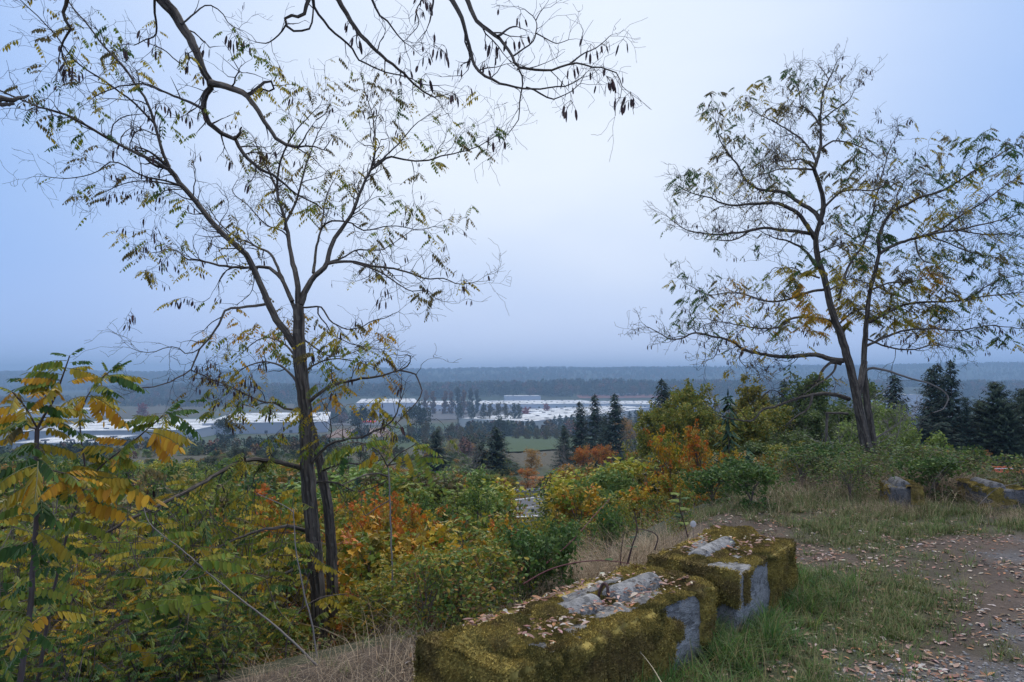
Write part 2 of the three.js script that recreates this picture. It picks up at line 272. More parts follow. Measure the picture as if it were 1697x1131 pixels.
sheet('car_park', [[690, 676], [880, 668], [900, 690], [700, 698]], 900, fieldMat(0.14, 0.14, 0.15), 1.2);
sheet('car_park', [[540, 690], [640, 690], [640, 706], [540, 706]], 700, fieldMat(0.16, 0.16, 0.17), 1.2);

// ---------------------------------------------------------------- warehouses
const wallM = (r, g, b) => std({ color: new THREE.Color(r, g, b), roughness: 0.8 });
const roofM = std({ color: new THREE.Color(0.82, 0.84, 0.87), map: concCol, roughness: 0.8 }), dockM = wallM(0.06, 0.065, 0.08), ventM = wallM(0.12, 0.13, 0.16), trimM = wallM(0.5, 0.52, 0.56), glassM = std({ color: new THREE.Color(0.05, 0.07, 0.1), roughness: 0.2 });
// near corner seen at (px, py) of the roof edge at distance d; u points along the right facade (degrees from camera right, going away), long lu, wide lv
function warehouse(label, px, py, d, turn, lu, lv, wm, o = {}) {
  const c = at(px, py, d), g = gy(c.x, c.z), h = max(6, c.y - g), t = thing('warehouse', label, 'warehouse', V(c.x, g - 2, c.z), turn * PI / 180, 'flat-roofed warehouses on the valley floor');
  const H = h + 2, W = new THREE.BoxGeometry(lu, H, lv); W.translate(lu / 2, H / 2, -lv / 2); part('wall', W, wm, t);
  const roof = part('roof', new THREE.BoxGeometry(lu + 0.6, 0.5, lv + 0.6).translate(lu / 2, H + 0.25, -lv / 2), roofM, t);
  const pr = new THREE.BoxGeometry(1, 1, 1);
  for (const [sx, sz, x, z] of [[lu + 1.2, 0.6, lu / 2, 0.3], [lu + 1.2, 0.6, lu / 2, -lv - 0.3], [0.6, lv, -0.3, -lv / 2], [0.6, lv, lu + 0.3, -lv / 2]]) { const m = part('parapet', pr, trimM, roof); m.scale.set(sx, 1.1, sz); m.position.set(x, H + 0.56, z); }
  const vg = new THREE.BoxGeometry(5, 1.5, 7), r = rng(px * 7 + py);
  const nx = o.vx ?? 8, nz = o.vz ?? 3; for (let i = 0; i < nx; i++) for (let j = 0; j < nz; j++) { const m = part('roof_vent', vg, ventM, roof); m.position.set(lu * (i + 0.5 + (r() - 0.5) * 0.2) / nx, H + 1.26, -lv * (j + 0.5 + (r() - 0.5) * 0.2) / nz); }
  const dg = new THREE.BoxGeometry(5, 4.5, 0.5), nd = o.doors ?? 10; for (let i = 0; i < nd; i++) { const m = part('dock_door', dg, dockM, t); m.position.set(lu * (i + 0.5) / nd, 5.2, 0.06); }
  const n2 = o.doors2 ?? 3; for (let i = 0; i < n2; i++) { const m = part('window', new THREE.BoxGeometry(0.5, 3, 9), glassM, t); m.position.set(-0.06, H * 0.55, -lv * (i + 0.5) / n2); }
  return t;
}
const cream = wallM(0.52, 0.52, 0.5), grey = wallM(0.36, 0.39, 0.45), pale = wallM(0.56, 0.6, 0.68);
warehouse('big cream-walled warehouse with dark roof vents, nearest one right of centre behind the green field', 882, 699.5, 1240, 58, 560, 165, cream, { vx: 9, vz: 3, doors: 0, doors2: 1 });
warehouse('long pale warehouse behind the vented one, its grey wall facing the truck yard', 905, 684, 1700, 40, 420, 150, pale, { vx: 9, vz: 2, doors: 16 });
warehouse('white-roofed warehouse in the broad row beyond the poplars, left end', 690, 672, 1900, 14, 260, 300, pale, { vx: 5, vz: 4, doors: 10 });
warehouse('white-roofed warehouse in the broad row, middle, beneath the dark wood', 842, 671, 2050, 12, 330, 330, pale, { vx: 6, vz: 4, doors: 12 });
warehouse('white-roofed warehouse at the right end of the broad row, in front of the red field', 1030, 671, 2100, 8, 300, 300, pale, { vx: 6, vz: 4, doors: 10 });
warehouse('isolated pale warehouse with a tree in front, left of the centre poplars', 590, 669, 1650, 10, 150, 330, pale, { vx: 5, vz: 3, doors: 8 });
warehouse('large grey-walled warehouse just left of the twin-trunked tree', 335, 703, 1130, 14, 200, 330, grey, { vx: 4, vz: 4, doors: 5 });
warehouse('long low grey warehouse behind the yellow sapling at the left', 30, 716, 1010, 6, 250, 280, grey, { vx: 6, vz: 3, doors: 9 });
warehouse('pale warehouse at the left frame edge above the long grey one', -30, 684, 1500, 4, 170, 220, pale, { vx: 4, vz: 2, doors: 6 });
warehouse('grey warehouse under the thick left bough, nearest on the left', 20, 742, 690, 4, 80, 90, grey, { vx: 3, vz: 2, doors: 4 });
warehouse('small far warehouse beneath the wood, left of the red field', 838, 657, 2500, 5, 130, 90, pale, { vx: 2, vz: 1, doors: 4 });
warehouse('far pale warehouse above the red field', 1012, 654.5, 2750, 4, 120, 70, pale, { vx: 2, vz: 1, doors: 4 });
warehouse('far warehouse right of the fir group at the right', 1492, 655, 1700, 5, 60, 200, pale, { vx: 2, vz: 3, doors: 2 });
warehouse('thin far white warehouse between the two right fir groups', 1600, 634.5, 4200, 2, 190, 150, pale, { vx: 3, vz: 1, doors: 4 });
warehouse('far white warehouse above the cedar at the right frame edge', 1655, 635, 4150, 2, 150, 150, pale, { vx: 3, vz: 1, doors: 4 });
warehouse('small white warehouse glimpsed between the yellow-green tree and the bare pole tree', 1166, 662, 2000, 4, 36, 60, pale, { vx: 1, vz: 1, doors: 2 });
{ // building with a red canopy in the left valley
  const p = onGround(612, 703, 600), t = thing('low_building', 'low building with a bright red roof left of centre in the valley', 'building', V(p.x - 12, p.y - 1, p.z));
  part('wall', new THREE.BoxGeometry(24, 5, 10).translate(12, 2.5, 0), wallM(0.5, 0.45, 0.42), t);
  const s = new THREE.Shape(); s.moveTo(-6.5, 0); s.lineTo(6.5, 0); s.lineTo(4, 2.6); s.lineTo(-4, 2.6); part('roof', new THREE.ExtrudeGeometry(s, { depth: 27, bevelEnabled: false }).rotateY(PI / 2).translate(-1.5, 5, 0), wallM(0.72, 0.06, 0.05), t);
  for (let i = 0; i < 5; i++) { const m = part('window', new THREE.BoxGeometry(2.4, 1.8, 0.3), glassM, t); m.position.set(3 + i * 4.6, 3, 5.05); }
}
{ // yard lamps and a pole in front of the vented warehouse
  const pm = wallM(0.35, 0.35, 0.36);
  for (const [px, py, h, label] of [[886, 702, 17, 'thin lamp pole in front of the near corner of the vented warehouse'], [870, 722, 9, 'short pale lamp post beside the valley lane, left one'], [908, 722, 9, 'short pale lamp post beside the valley lane, right one']]) {
    const p = onGround(px, py, 400), t = thing('lamp_post', label, 'lamp post', p); part('pole', new THREE.CylinderGeometry(0.14, 0.26, h, 8).translate(0, h / 2, 0), pm, t);
    part('lamp_head', new RoundedBoxGeometry(2.2, 0.35, 0.9, 2, 0.1).translate(0.7, h, 0), wallM(0.7, 0.7, 0.7), t);
  }
  const tk = wallM(0.10, 0.11, 0.14), cab = wallM(0.5, 0.5, 0.55);
  for (const [px, m, l] of [[879, cab, 'white trailer truck parked in the yard, left of two'], [888, tk, 'dark trailer truck parked in the yard, right of two']]) {
    const p = onGround(px, 689, 1100), t = thing('parked_truck', l, 'truck', p, 0.3); part('trailer', new THREE.BoxGeometry(9, 2.9, 2.6).translate(0, 2.4, 0), m, t); part('cab', new RoundedBoxGeometry(3, 3, 2.5, 2, 0.3).translate(6.4, 1.9, 0), tk, t);
    const wg = new THREE.CylinderGeometry(0.5, 0.5, 2.5, 12).rotateX(PI / 2); for (const x of [-3.4, -2.1, 4.4, 7]) { const w = part('wheel', wg, wallM(0.02, 0.02, 0.02), t); w.position.set(x, 0.5, 0); }
  }
}

// ---------------------------------------------------------------- generators for trees and shrubs
// a broadleaved crown: trunk, boughs and many separate leaves; returns a Group with parts trunk and crown (not yet in the scene)
function broadleaf(name, label, cat, seed, h, rad, cols, o = {}) {
  const r = rng(seed), t = new THREE.Group(); t.name = numbered(name); tag(t, label, cat);
  const wood = new MB(), leaf = new MB(), n = o.leaves ?? 5000, L = o.leaf ?? 0.16, base = o.base ?? 0.18, kind = o.kind ?? 0, stems = o.stems ?? 1;
  const ends = [], shape = o.shape ?? ((y) => sqrt(max(0, sin(PI * pow(y, 0.8)))));
  for (let s = 0; s < stems; s++) {
    const lean = rdir(r).multiplyScalar(stems > 1 ? rad * 0.55 : rad * 0.12); lean.y = 0; const pts = [], rr = [], th = h * (stems > 1 ? 0.75 + 0.25 * r() : 0.93), R = (o.trunk ?? h * 0.014) * (stems > 1 ? 0.7 : 1);
    for (let k = 0; k <= 7; k++) { const a = k / 7; pts.push(V(lean.x * a * a + (r() - 0.5) * rad * 0.08 * a, th * a - (k ? 0 : 0.4), lean.z * a * a + (r() - 0.5) * rad * 0.08 * a)); rr.push(R * (1.25 - a * 1.12)); }
    wood.tube(pts, rr, 6, C.white);
    const nb = o.boughs ?? 26;
    for (let b = 0; b < nb / stems; b++) {
      const y = base + (1 - base) * pow(r(), 0.85) * 0.97, a = r() * 2 * PI, e = shape((y - base) / (1 - base)) * rad * (0.45 + 0.6 * r()), k0 = min(6.99, clamp((y - 0.16 - 0.1 * r()) * h / th) * 7), P = pts[floor(k0)].clone().lerp(pts[floor(k0) + 1], k0 % 1);
      const Q = V(pts[floor(k0)].x + cos(a) * e, y * h + (r() - 0.3) * h * 0.04, pts[floor(k0)].z + sin(a) * e), mid = P.clone().lerp(Q, 0.5).add(V((r() - 0.5) * e * 0.2, e * (o.arch ?? 0.05), (r() - 0.5) * e * 0.2));
      wood.tube([P, P.clone().lerp(mid, 0.55), mid, mid.clone().lerp(Q, 0.5), Q], [R * 0.4, R * 0.3, R * 0.2, R * 0.13, R * 0.06], 4, C.white, false);
      const sub = 5; for (let k = 0; k < sub; k++) { const w = 0.35 + 0.65 * (k + r()) / sub, q = w < 0.5 ? P.clone().lerp(mid, w * 2) : mid.clone().lerp(Q, w * 2 - 1), dd = rdir(r, 0.15).multiplyScalar(e * 0.28 + rad * 0.1), q2 = q.clone().add(dd); wood.tube([q, q.clone().lerp(q2, 0.5).add(V(0, 0.03 * h * (r() - 0.4), 0)), q2], [R * 0.1, R * 0.07, R * 0.03], 3, C.white, false); ends.push([q, q2, r()]); }
    }
    ends.push([pts[6], pts[7], r()]);
  }
  const per = n / ends.length, spread = o.spread ?? 0.16;
  for (const [q, q2, tone] of ends) {
    const cc = o.bunch ? pick(cols, r) : null, dens = 0.35 + 1.3 * r();
    for (let k = 0; k < per * dens; k++) {
      const p = q.clone().lerp(q2, 0.15 + 0.95 * r()).add(rdir(r).multiplyScalar(rad * spread * pow(r(), 0.6))); if (p.y < 0.03 * h) continue;
      const d = rdir(r, -0.25), c = vary(cc ?? mixc(pick(cols, r), pick(cols, r), r()), r, 0.28);
      leaf.leaf(p, d, side(d, r), L * (0.65 + 0.7 * r()), L * (o.wide ?? 0.62) * (0.7 + 0.5 * r()), c, kind);
    }
  }
  part('trunk', wood.geo(), o.wood ?? M.bark, t); part('crown', leaf.geo(), M.leaf, t);
  return t;
}
// a fir: whorls of drooping boughs carrying flat sprays
function conifer(name, label, seed, h, rad, o = {}) {
  const r = rng(seed), t = new THREE.Group(); t.name = numbered(name); tag(t, label, 'conifer'); const wood = new MB(), nd = new MB();
  const lean = (r() - 0.5) * h * 0.03; wood.tube([V(0, -0.6, 0), V(0, h * 0.3, 0), V(lean, h * 0.7, 0), V(lean, h * 0.99, 0)], [h * 0.014, h * 0.011, h * 0.005, h * 0.001], 7, C.white);
  const whorls = o.whorls ?? 34, base = o.base ?? 0.08, col = o.col ?? C.fir, S = o.spray ?? h * 0.05;
  for (let w = 0; w < whorls; w++) {
    const y = base + (1 - base) * pow((w + r() * 0.6) / whorls, 0.92), nb = o.nb ?? (6 + floor(r() * 3)), prof = pow(1 - y, o.pw ?? 0.8) * (0.75 + 0.5 * fbm(w * 0.7, seed, 3, 2));
    for (let b = 0; b < nb; b++) {
      const a = r() * 2 * PI, len = rad * prof * (0.6 + 0.6 * r()) + h * 0.012; if (r() < (o.gaps ?? 0.1)) continue; const up = lerp(o.droop ?? -0.25, 0.5, pow(y, 2.5)), dx = cos(a), dz = sin(a), P = V(lean * y, y * h, 0), pts = [], n = 4;
      for (let k = 0; k <= n; k++) { const e = k / n; pts.push(V(P.x + dx * len * e, P.y + len * (up * e + (o.tipup ?? 0.22) * e * e * e), dz * len * e)); }
      wood.tube(pts, pts.map((_, k) => h * 0.0016 * (1.3 - k / n)), 3, C.white, false);
      const m = max(3, floor(len / S * (o.fill ?? 3.4)));
      for (let k = 0; k < m; k++) {
        const e = clamp((k + 0.6 * r()) / m + 0.08), i = min(n - 1, floor(e * n)), p = pts[i].clone().lerp(pts[i + 1], e * n - i), sg = k % 2 ? 1 : -1, d = V(dx * 0.75 - dz * sg * 0.75 * (1 - e * 0.6), -0.15 - 0.55 * r() * (o.hang ?? 1), dz * 0.75 + dx * sg * 0.75 * (1 - e * 0.6)).normalize(), sd = V(-d.z, (r() - 0.5) * 0.8, d.x).normalize();
        const l = S * (0.7 + 0.8 * r()) * (1.1 - 0.45 * e); nd.leaf(p, d, sd, l, l * 0.42, vary(col, r, 0.35), 0, 0.2);
      }
    }
  }
  for (let k = 0; k < 14; k++) { const d = rdir(r, 0.8).normalize(); nd.leaf(V(lean, h * (0.965 + 0.03 * r()), 0), d, side(d, r), S * 0.7, S * 0.25, vary(col, r, 0.3), 0); }
  part('trunk', wood.geo(), M.bark, t); part('crown', nd.geo(), M.needle, t); return t;
}
// puts a plant at pixel column px, d metres away, its top at pixel row py, its foot on the ground
function plantAt(src, h0, px, py, d, label, group, o = {}) {
  const P = at(px, py, d), g = gy(P.x, P.z), k = max(0.5, P.y - g) / h0, w = o.w ?? k; const t = o.use ? src : null; const s = V(w, k, w), turn = o.turn ?? (hash(floor(px), floor(py), 7) * 6.28);
  if (t) { t.position.set(P.x, g, P.z); t.scale.copy(s); t.rotation.y = turn; scene.add(t); if (label) t.userData.label = label; if (group) t.userData.group = group; return t; }
  return copy(src, V(P.x, g, P.z), turn, s, label, group);
}
const placer = (src, h0) => { let first = true; const f = (px, py, d, label, group, o = {}) => { const r = plantAt(src, h0, px, py, d, label, group, { ...o, use: first }); first = false; return r; }; f.src = src; return f; };

// ---------------------------------------------------------------- far woods (too many and too far to count)
function lump(seed, conical) { const b = new MB(), r = rng(seed); for (let k = 0; k < 110; k++) { const y = pow(r(), 0.8), e = conical ? (1 - y) * 0.34 : sqrt(max(0, sin(PI * (0.12 + 0.86 * y)))) * 0.42, a = r() * 2 * PI, q = 0.55 + 0.45 * sqrt(r()), p = V(cos(a) * e * q, 0.04 + y * 0.92, sin(a) * e * q), d = rdir(r, conical ? -0.4 : 0.2); b.leaf(p, d, side(d, r), conical ? 0.16 : 0.17, conical ? 0.1 : 0.16, vary(C.white, r, 0.3), 0); } return b.geo(); }
const lumpRound = lump(5, false), lumpCone = lump(6, true);
function scatter(name, label, geo, mat, spots, kind = 'stuff', cat = 'trees', parent = null) { // spots: [x, y, z, sx, sy, turn, colour, tilt]
  const m = new THREE.InstancedMesh(geo, mat, spots.length), e = new THREE.Euler(), q = new THREE.Quaternion(), mt = new THREE.Matrix4(), c = new THREE.Color();
  spots.forEach((s, k) => { q.setFromEuler(e.set(s[7] ? s[7][0] : 0, s[5], s[7] ? s[7][1] : 0, 'YXZ')); mt.compose(V(s[0], s[1], s[2]), q, V(s[3], s[4], s[3])); m.setMatrixAt(k, mt); m.setColorAt(k, c.setRGB(...s[6])); });
  m.castShadow = m.receiveShadow = true; m.name = parent ? name : numbered(name); if (kind) m.userData.kind = kind; if (!parent) { tag(m, label, cat); scene.add(m); } else parent.add(m); return m;
}
const blocked = (x, d) => { const [px, py] = seen(V(x, gy(x, -d) + 6, -d)); if (d < 900) return (px > 830 && px < 1035 && py > 706 && py < 752 && d > 260) || (px > 545 && px < 660 && py > 700 && py < 730 && d > 300); if (d < 1000 && px > -50 && px < 490) return true; if (d < 1230 && px > 772 && px < 1040 && py < 712) return true; if (d < 1120 && px < 500) return true; return (px > 560 && px < 700 && py > 655 && py < 680) || (px > 760 && px < 1110 && py > 655 && py < 703) || (px > 690 && px < 770 && py > 660 && py < 690) || (px < 490 && py > 672 && py < 725) || (px > 1590 && py < 640 && d < 4300 && d > 3300) || (px > 1480 && px < 1540 && py > 640 && py < 662); };
{
  const pal = [[0.04, 0.065, 0.035], [0.03, 0.05, 0.035], [0.05, 0.065, 0.03], [0.075, 0.07, 0.03], [0.13, 0.085, 0.035], [0.14, 0.06, 0.035], [0.045, 0.075, 0.045]];
  const make = (seed, n, d0, d1, hmin, hmax, keep, pw = 1) => { const r = rng(seed), out = [[], []]; for (let k = 0; k < n; k++) { const d = lerp(d0, d1, pow(r(), pw)), x = (r() * 2 - 1) * d * 0.86, q = r(), cn = r() < 0.33, h = lerp(hmin, hmax, r()); if (!keep(x, d, q, r)) continue; out[cn ? 1 : 0].push([x, gy(x, -d) - 1, -d, h * (cn ? 0.75 : 0.95) * (0.8 + 0.5 * r()), h, r() * 6.28, vary(cn ? pal[1] : pick(pal, r), r, 0.3)]); } return out; };
  const ridge = make(11, 22000, 4500, 7400, 14, 34, (x, d, q, r) => r() < 0.35 + smooth(0.35, 0.6, fbm(x * 0.003, d * 0.002, 4, 3)));
  const hump = make(12, 9000, 2650, 3900, 12, 42, (x, d) => x / d > -0.62 && !blocked(x, d));
  const floorT = make(13, 12000, 950, 2750, 7, 24, (x, d, q) => !blocked(x, d) && fbm(x * 0.004 + 3, d * 0.004, 8, 3) > 0.47 + 0.1 * q);
  const slope = make(14, 2600, 330, 950, 3, 9, (x, d, q) => !blocked(x, d) && fbm(x * 0.012 + 9, d * 0.012, 4, 3) > 0.42 + 0.1 * q);
  for (const [nm, lb, w] of [['forest', 'blue hazy forest covering the far ridge', ridge], ['woods', 'dark wood on the rise beyond the warehouses', hump], ['trees', 'mixed trees scattered between the valley warehouses', floorT], ['brush', 'brush and small trees on the lower hillside', slope]])
    w.forEach((s, k) => scatter(nm, lb + (k ? ', its pointed conifers' : ', its rounded trees'), k ? lumpCone : lumpRound, M.needle, s));
}
// thickets of the lower hillside: brush that nobody could count, made of leafy crowns
function thicket(src) {
  const g = src.children[1].geometry, r = rng(3131), out = [];
  const pal = [[1.5, 1.7, 0.9], [1.0, 1.3, 0.8], [2.6, 1.8, 0.8], [3.6, 1.6, 0.7], [1.7, 1.2, 1.1], [0.7, 0.9, 0.7], [2.4, 2.4, 0.9], [0.6, 0.75, 0.6], [3.8, 2.9, 0.7], [1.9, 2.3, 0.9]];
  for (let k = 0; k < 4200; k++) {
    const d = 20 + 420 * pow(r(), 1.35), x = (r() * 2 - 1) * d * 0.84, s = outside(x, d); if (s < 9 || abs(d - roadD(x)) < 7.5) continue; if (d > 95 && blocked(x, d)) continue;
    const n = fbm(x * 0.02 + 4, d * 0.02, 6, 3); if (d > 130 && n < 0.47) continue; const y = gy(x, -d), [px, py] = seen(V(x, y + 4, -d));
    if (d < 60 && abs(px - 882) < 22 + 1450 / d) continue; if (d < 84 && px > 1590) continue; if (d > 130 && px > 830 && px < 1035 && py > 712 && py < 750) continue;
    let h = (d < 60 ? 2.2 + 2.6 * r() : d < 130 ? 3 + 4 * r() : 2 + 3.5 * r()); const lim = (px < 560 ? 762 : px < 850 ? 775 : px < 940 ? 808 : px < 1060 ? 768 : 742) - smooth(130, 260, d) * 30 + 14 * r(), room = EYE - (lim - 625) / F * d - y; h = min(h, room); if (h < 1.2) continue; out.push([x, y - 0.3, -d, h / 9 * (0.9 + 0.7 * r()), h / 9, r() * 6.28, vary(pick(pal, r), r, 0.25).map((v) => v * 1.3)]);
  }
  scatter('thicket', 'dull autumn thicket covering the hillside below the bank', g, M.leaf, out, 'stuff', 'thicket');
}
// names the place of each of many alike plants: its row by distance, and its place from the left in that row
const NTH = 'first second third fourth fifth sixth seventh eighth ninth tenth eleventh twelfth thirteenth fourteenth fifteenth sixteenth'.split(' ');
function ordinals(list, label) {
  const ds = list.map((q) => q[2]).sort((a, b) => a - b), rows = list.length > 8 ? 3 : 1, row = (d) => min(rows - 1, floor(ds.indexOf(d) / ds.length * rows)), out = [];
  for (let k = 0; k < rows; k++) list.map((q, i) => [q[0], i, row(q[2])]).filter((q) => q[2] === k).sort((a, b) => a[0] - b[0]).forEach((q, n) => { out[q[1]] = `${label}, ${NTH[n] ?? 'last'} from left${rows > 1 ? [' in the nearest row', ' in the middle row', ' in the back row'][k] : ''}`; });
  return out;
}
// ---------------------------------------------------------------- valley and hillside trees that can be told apart
const leafy = sqrt;
{ // row of poplars behind the far warehouses, and the tree rows between them
  const col = (y) => pow(max(0, sin(PI * pow(y, 0.62))), 0.5) * 0.9;
  const gold = placer(broadleaf('poplar', '', 'tree', 41, 24, 5.2, [[0.26, 0.13, 0.05], [0.2, 0.12, 0.05]], { leaves: 2600, leaf: 1.1, shape: col, base: 0.05 }), 24), green = placer(broadleaf('poplar', '', 'tree', 42, 26, 5.4, [[0.06, 0.085, 0.05], [0.09, 0.09, 0.05]], { leaves: 2600, leaf: 1.1, shape: col, base: 0.05 }), 26);
  const G = 'tall poplars in a row beyond the warehouses';
  gold(706, 647, 1780, 'copper-coloured poplar at the left end of the far poplar row', G); gold(717, 648, 1780, 'second copper poplar from the left in the far poplar row', G);
  gold(738, 648, 1780, 'slim copper poplar in the middle of the far row', G); gold(748, 649, 1780, 'slim copper poplar just left of the tall green poplar', G);
  green(758, 641, 1760, 'tall green poplar in the middle of the far row', G); gold(769, 646, 1740, 'broad copper poplar right of the tall green poplar', G); green(780, 644, 1780, 'dark green poplar right of the broad copper poplar', G); green(790, 645, 1800, 'dark green poplar at the right of the row, by the wood', G);
  const G2 = 'trees in the row between the near and far warehouses';
  const rowG = placer(broadleaf('yard_tree', '', 'tree', 43, 18, 4.5, [[0.045, 0.07, 0.035], [0.06, 0.075, 0.04]], { leaves: 1200, leaf: 0.8, shape: col, base: 0.04 }), 18), rowB = placer(broadleaf('yard_tree', '', 'tree', 44, 18, 4.8, [[0.14, 0.11, 0.05], [0.10, 0.10, 0.05]], { leaves: 1200, leaf: 0.8, shape: col, base: 0.04 }), 18);
  [[762, 668, 0, 'dark green tree at the left end of the warehouse tree row'], [782, 668, 0, 'dark round tree second from the left in the warehouse tree row'], [801, 666, 0, 'slim green tree third in the warehouse tree row'], [812, 667, 1, 'olive tree fourth in the warehouse tree row'], [826, 666, 1, 'brownish broad tree in the middle of the warehouse tree row'], [838, 667, 1, 'brownish tree right of the middle of the warehouse tree row'], [851, 666, 0, 'green tree near the right end of the warehouse tree row'], [860, 667, 0, 'narrow green tree at the right end of the warehouse tree row']].forEach(([x, y, b, l]) => (b ? rowB : rowG)(x, y, 1330, l, G2));
  const red = placer(broadleaf('red_tree', '', 'tree', 45, 9, 4, [[0.3, 0.04, 0.04], [0.22, 0.05, 0.05]], { leaves: 700, leaf: 0.8, base: 0.1 }), 9);
  red(872, 675, 1500, 'small red tree beside the parked trucks'); red(905, 669, 1750, 'small red tree in front of the middle of the broad white roofs'); red(235, 668, 1500, 'dull red tree row beyond the yellow sapling at the left', null, { w: 4 });
  const darkfir = placer(conifer('screen_conifer', '', 46, 15, 4.5, { whorls: 16, nb: 6, spray: 1.6 }), 15), G3 = 'dark conifers screening the vented warehouse';
  [[919, 690], [928, 688], [938, 689], [947, 688], [957, 690], [966, 689], [1044, 683], [1054, 681], [1063, 683], [1072, 682]].forEach(([x, y], k) => darkfir(x, y, 1080 + (k % 3) * 12, k < 6 ? 'dark screening conifer beside the near wall of the vented warehouse' : 'dark screening conifer right of the three pointed firs', k < 6 ? G3 : 'dark conifers at the right end of the warehouse'));
  const rnd = placer(broadleaf('round_tree', '', 'tree', 47, 14, 7, [[0.03, 0.06, 0.035], [0.045, 0.075, 0.04]], { leaves: 2600, leaf: 0.8, base: 0.02 }), 14);
  rnd(829, 692, 760, 'dark round tree in front of the left wall of the vented warehouse'); rnd(690, 668, 900, 'dark broad tree below the poplars, left of the warehouse tree row'); rnd(600, 672, 880, 'dark round tree in front of the isolated pale warehouse'); rnd(372, 690, 640, 'grey-green round tree in front of the large grey warehouse');
  const bushT = placer(broadleaf('valley_bush', '', 'bush', 48, 7, 6, [[0.13, 0.12, 0.055], [0.09, 0.11, 0.05], [0.17, 0.12, 0.06]], { leaves: 2200, leaf: 0.55, base: 0.02, stems: 3 }), 7);
  const GB = 'bushes along the lane below the vented warehouse';
  [[856, 706], [873, 705], [890, 704], [905, 702], [922, 705], [938, 707], [780, 699], [765, 702], [748, 697], [728, 702], [795, 706], [705, 694], [680, 700], [812, 711]].forEach(([x, y], k) => bushT(x, y + 6, 720 - (k % 4) * 25, k < 6 ? 'grey-green bush in the hedge along the valley lane' : 'rusty green bush left of the dark round tree', k < 6 ? GB : 'bushes left of the dark round tree', { w: 1 }));
  const yel = placer(broadleaf('yellow_tree', '', 'tree', 49, 9, 4.6, [C.yellow, [0.4, 0.36, 0.05], [0.3, 0.3, 0.05]], { leaves: 2600, leaf: 0.42, base: 0.03 }), 9);
  yel(750, 727, 330, 'bright yellow tree behind the dark fir left of centre', null, { w: 1.0 });
  const amb = placer(broadleaf('amber_tree', '', 'tree', 50, 10, 5.2, [[0.5, 0.26, 0.05], [0.42, 0.25, 0.05], [0.34, 0.22, 0.06]], { leaves: 3600, leaf: 0.36, base: 0.03 }), 10);
  amb(880, 742, 240, 'round amber tree on the slope, right of the dark double fir', null, { w: 1.05 }); amb(777, 733, 340, 'dull amber tree right of the bright yellow one', null, { w: 1 }); amb(1032, 690, 420, 'pale brown tree right of the three pointed firs'); amb(640, 735, 300, 'brownish tree behind the right side of the twin trunk');
  const dull = placer(broadleaf('hillside_tree', '', 'tree', 51, 9, 5, [[0.075, 0.095, 0.04], [0.10, 0.10, 0.045], [0.05, 0.08, 0.04]], { leaves: 3600, leaf: 0.4, base: 0.02, stems: 2 }), 9), GD = 'dull green trees on the mid slope';
  const dullList = [[845, 770, 210], [930, 770, 230], [700, 760, 260], [660, 742, 300], [960, 752, 280], [1040, 730, 260], [590, 770, 200], [540, 760, 240], [450, 745, 260], [400, 742, 240], [345, 758, 210], [280, 765, 190], [210, 770, 180], [120, 780, 170], [40, 790, 160], [1180, 690, 200], [1290, 660, 210], [1580, 690, 150], [820, 800, 130], [770, 800, 120]]; const sayD = ordinals(dullList, 'dull hillside tree below the valley'); dullList.forEach(([x, y, d], k) => dull(x, y, d, sayD[k], GD, { w: 0.75 + 0.5 * hash(x, k, 3) }));
  thicket(dull.src);
  const bare = (name, label, seed, h, px, py, d, group) => { const r = rng(seed), b = new MB(); const grow = (p, dir, len, rad, lv) => { const pts = [p], rr = [rad]; let q = p.clone(), dd = dir.clone(); for (let k = 0; k < 4; k++) { dd.add(rdir(r, 0.1).multiplyScalar(0.22)).normalize(); q = q.clone().addScaledVector(dd, len / 4); pts.push(q); rr.push(rad * (1 - 0.2 * (k + 1))); if (lv < 3) for (let s = 0; s < (lv ? 2 : 3); s++) grow(q, dd.clone().multiplyScalar(0.8).add(side(dd, r)).add(V(0, 0.25, 0)).normalize(), len * (0.35 + 0.3 * r()), rad * 0.5, lv + 1); } b.tube(pts, rr, lv ? 3 : 5, C.white); }; grow(V(0, -0.3, 0), V(0, 1, 0), h, h * 0.013, 0); const P = at(px, py, d), g = gy(P.x, P.z), t = thing(name, label, 'bare tree', V(P.x, g, P.z), 0, group); const s = (P.y - g) / h; t.scale.set(s, s, s); part('branches', b.geo(), M.grey, t); return t; };
  bare('bare_tree', 'leafless grey tree in front of the dark double fir', 61, 9, 793, 742, 110); bare('bare_tree', 'leafless grey tree left of the orange maples under the three firs', 62, 9, 938, 762, 120); bare('bare_tree', 'leafless grey tree between the pointed firs and the yellow-green tree', 63, 10, 1060, 722, 120); bare('bare_tree', 'pale leafless shrub just left of the right twin trunk base', 65, 3, 1392, 700, 15.5);
}
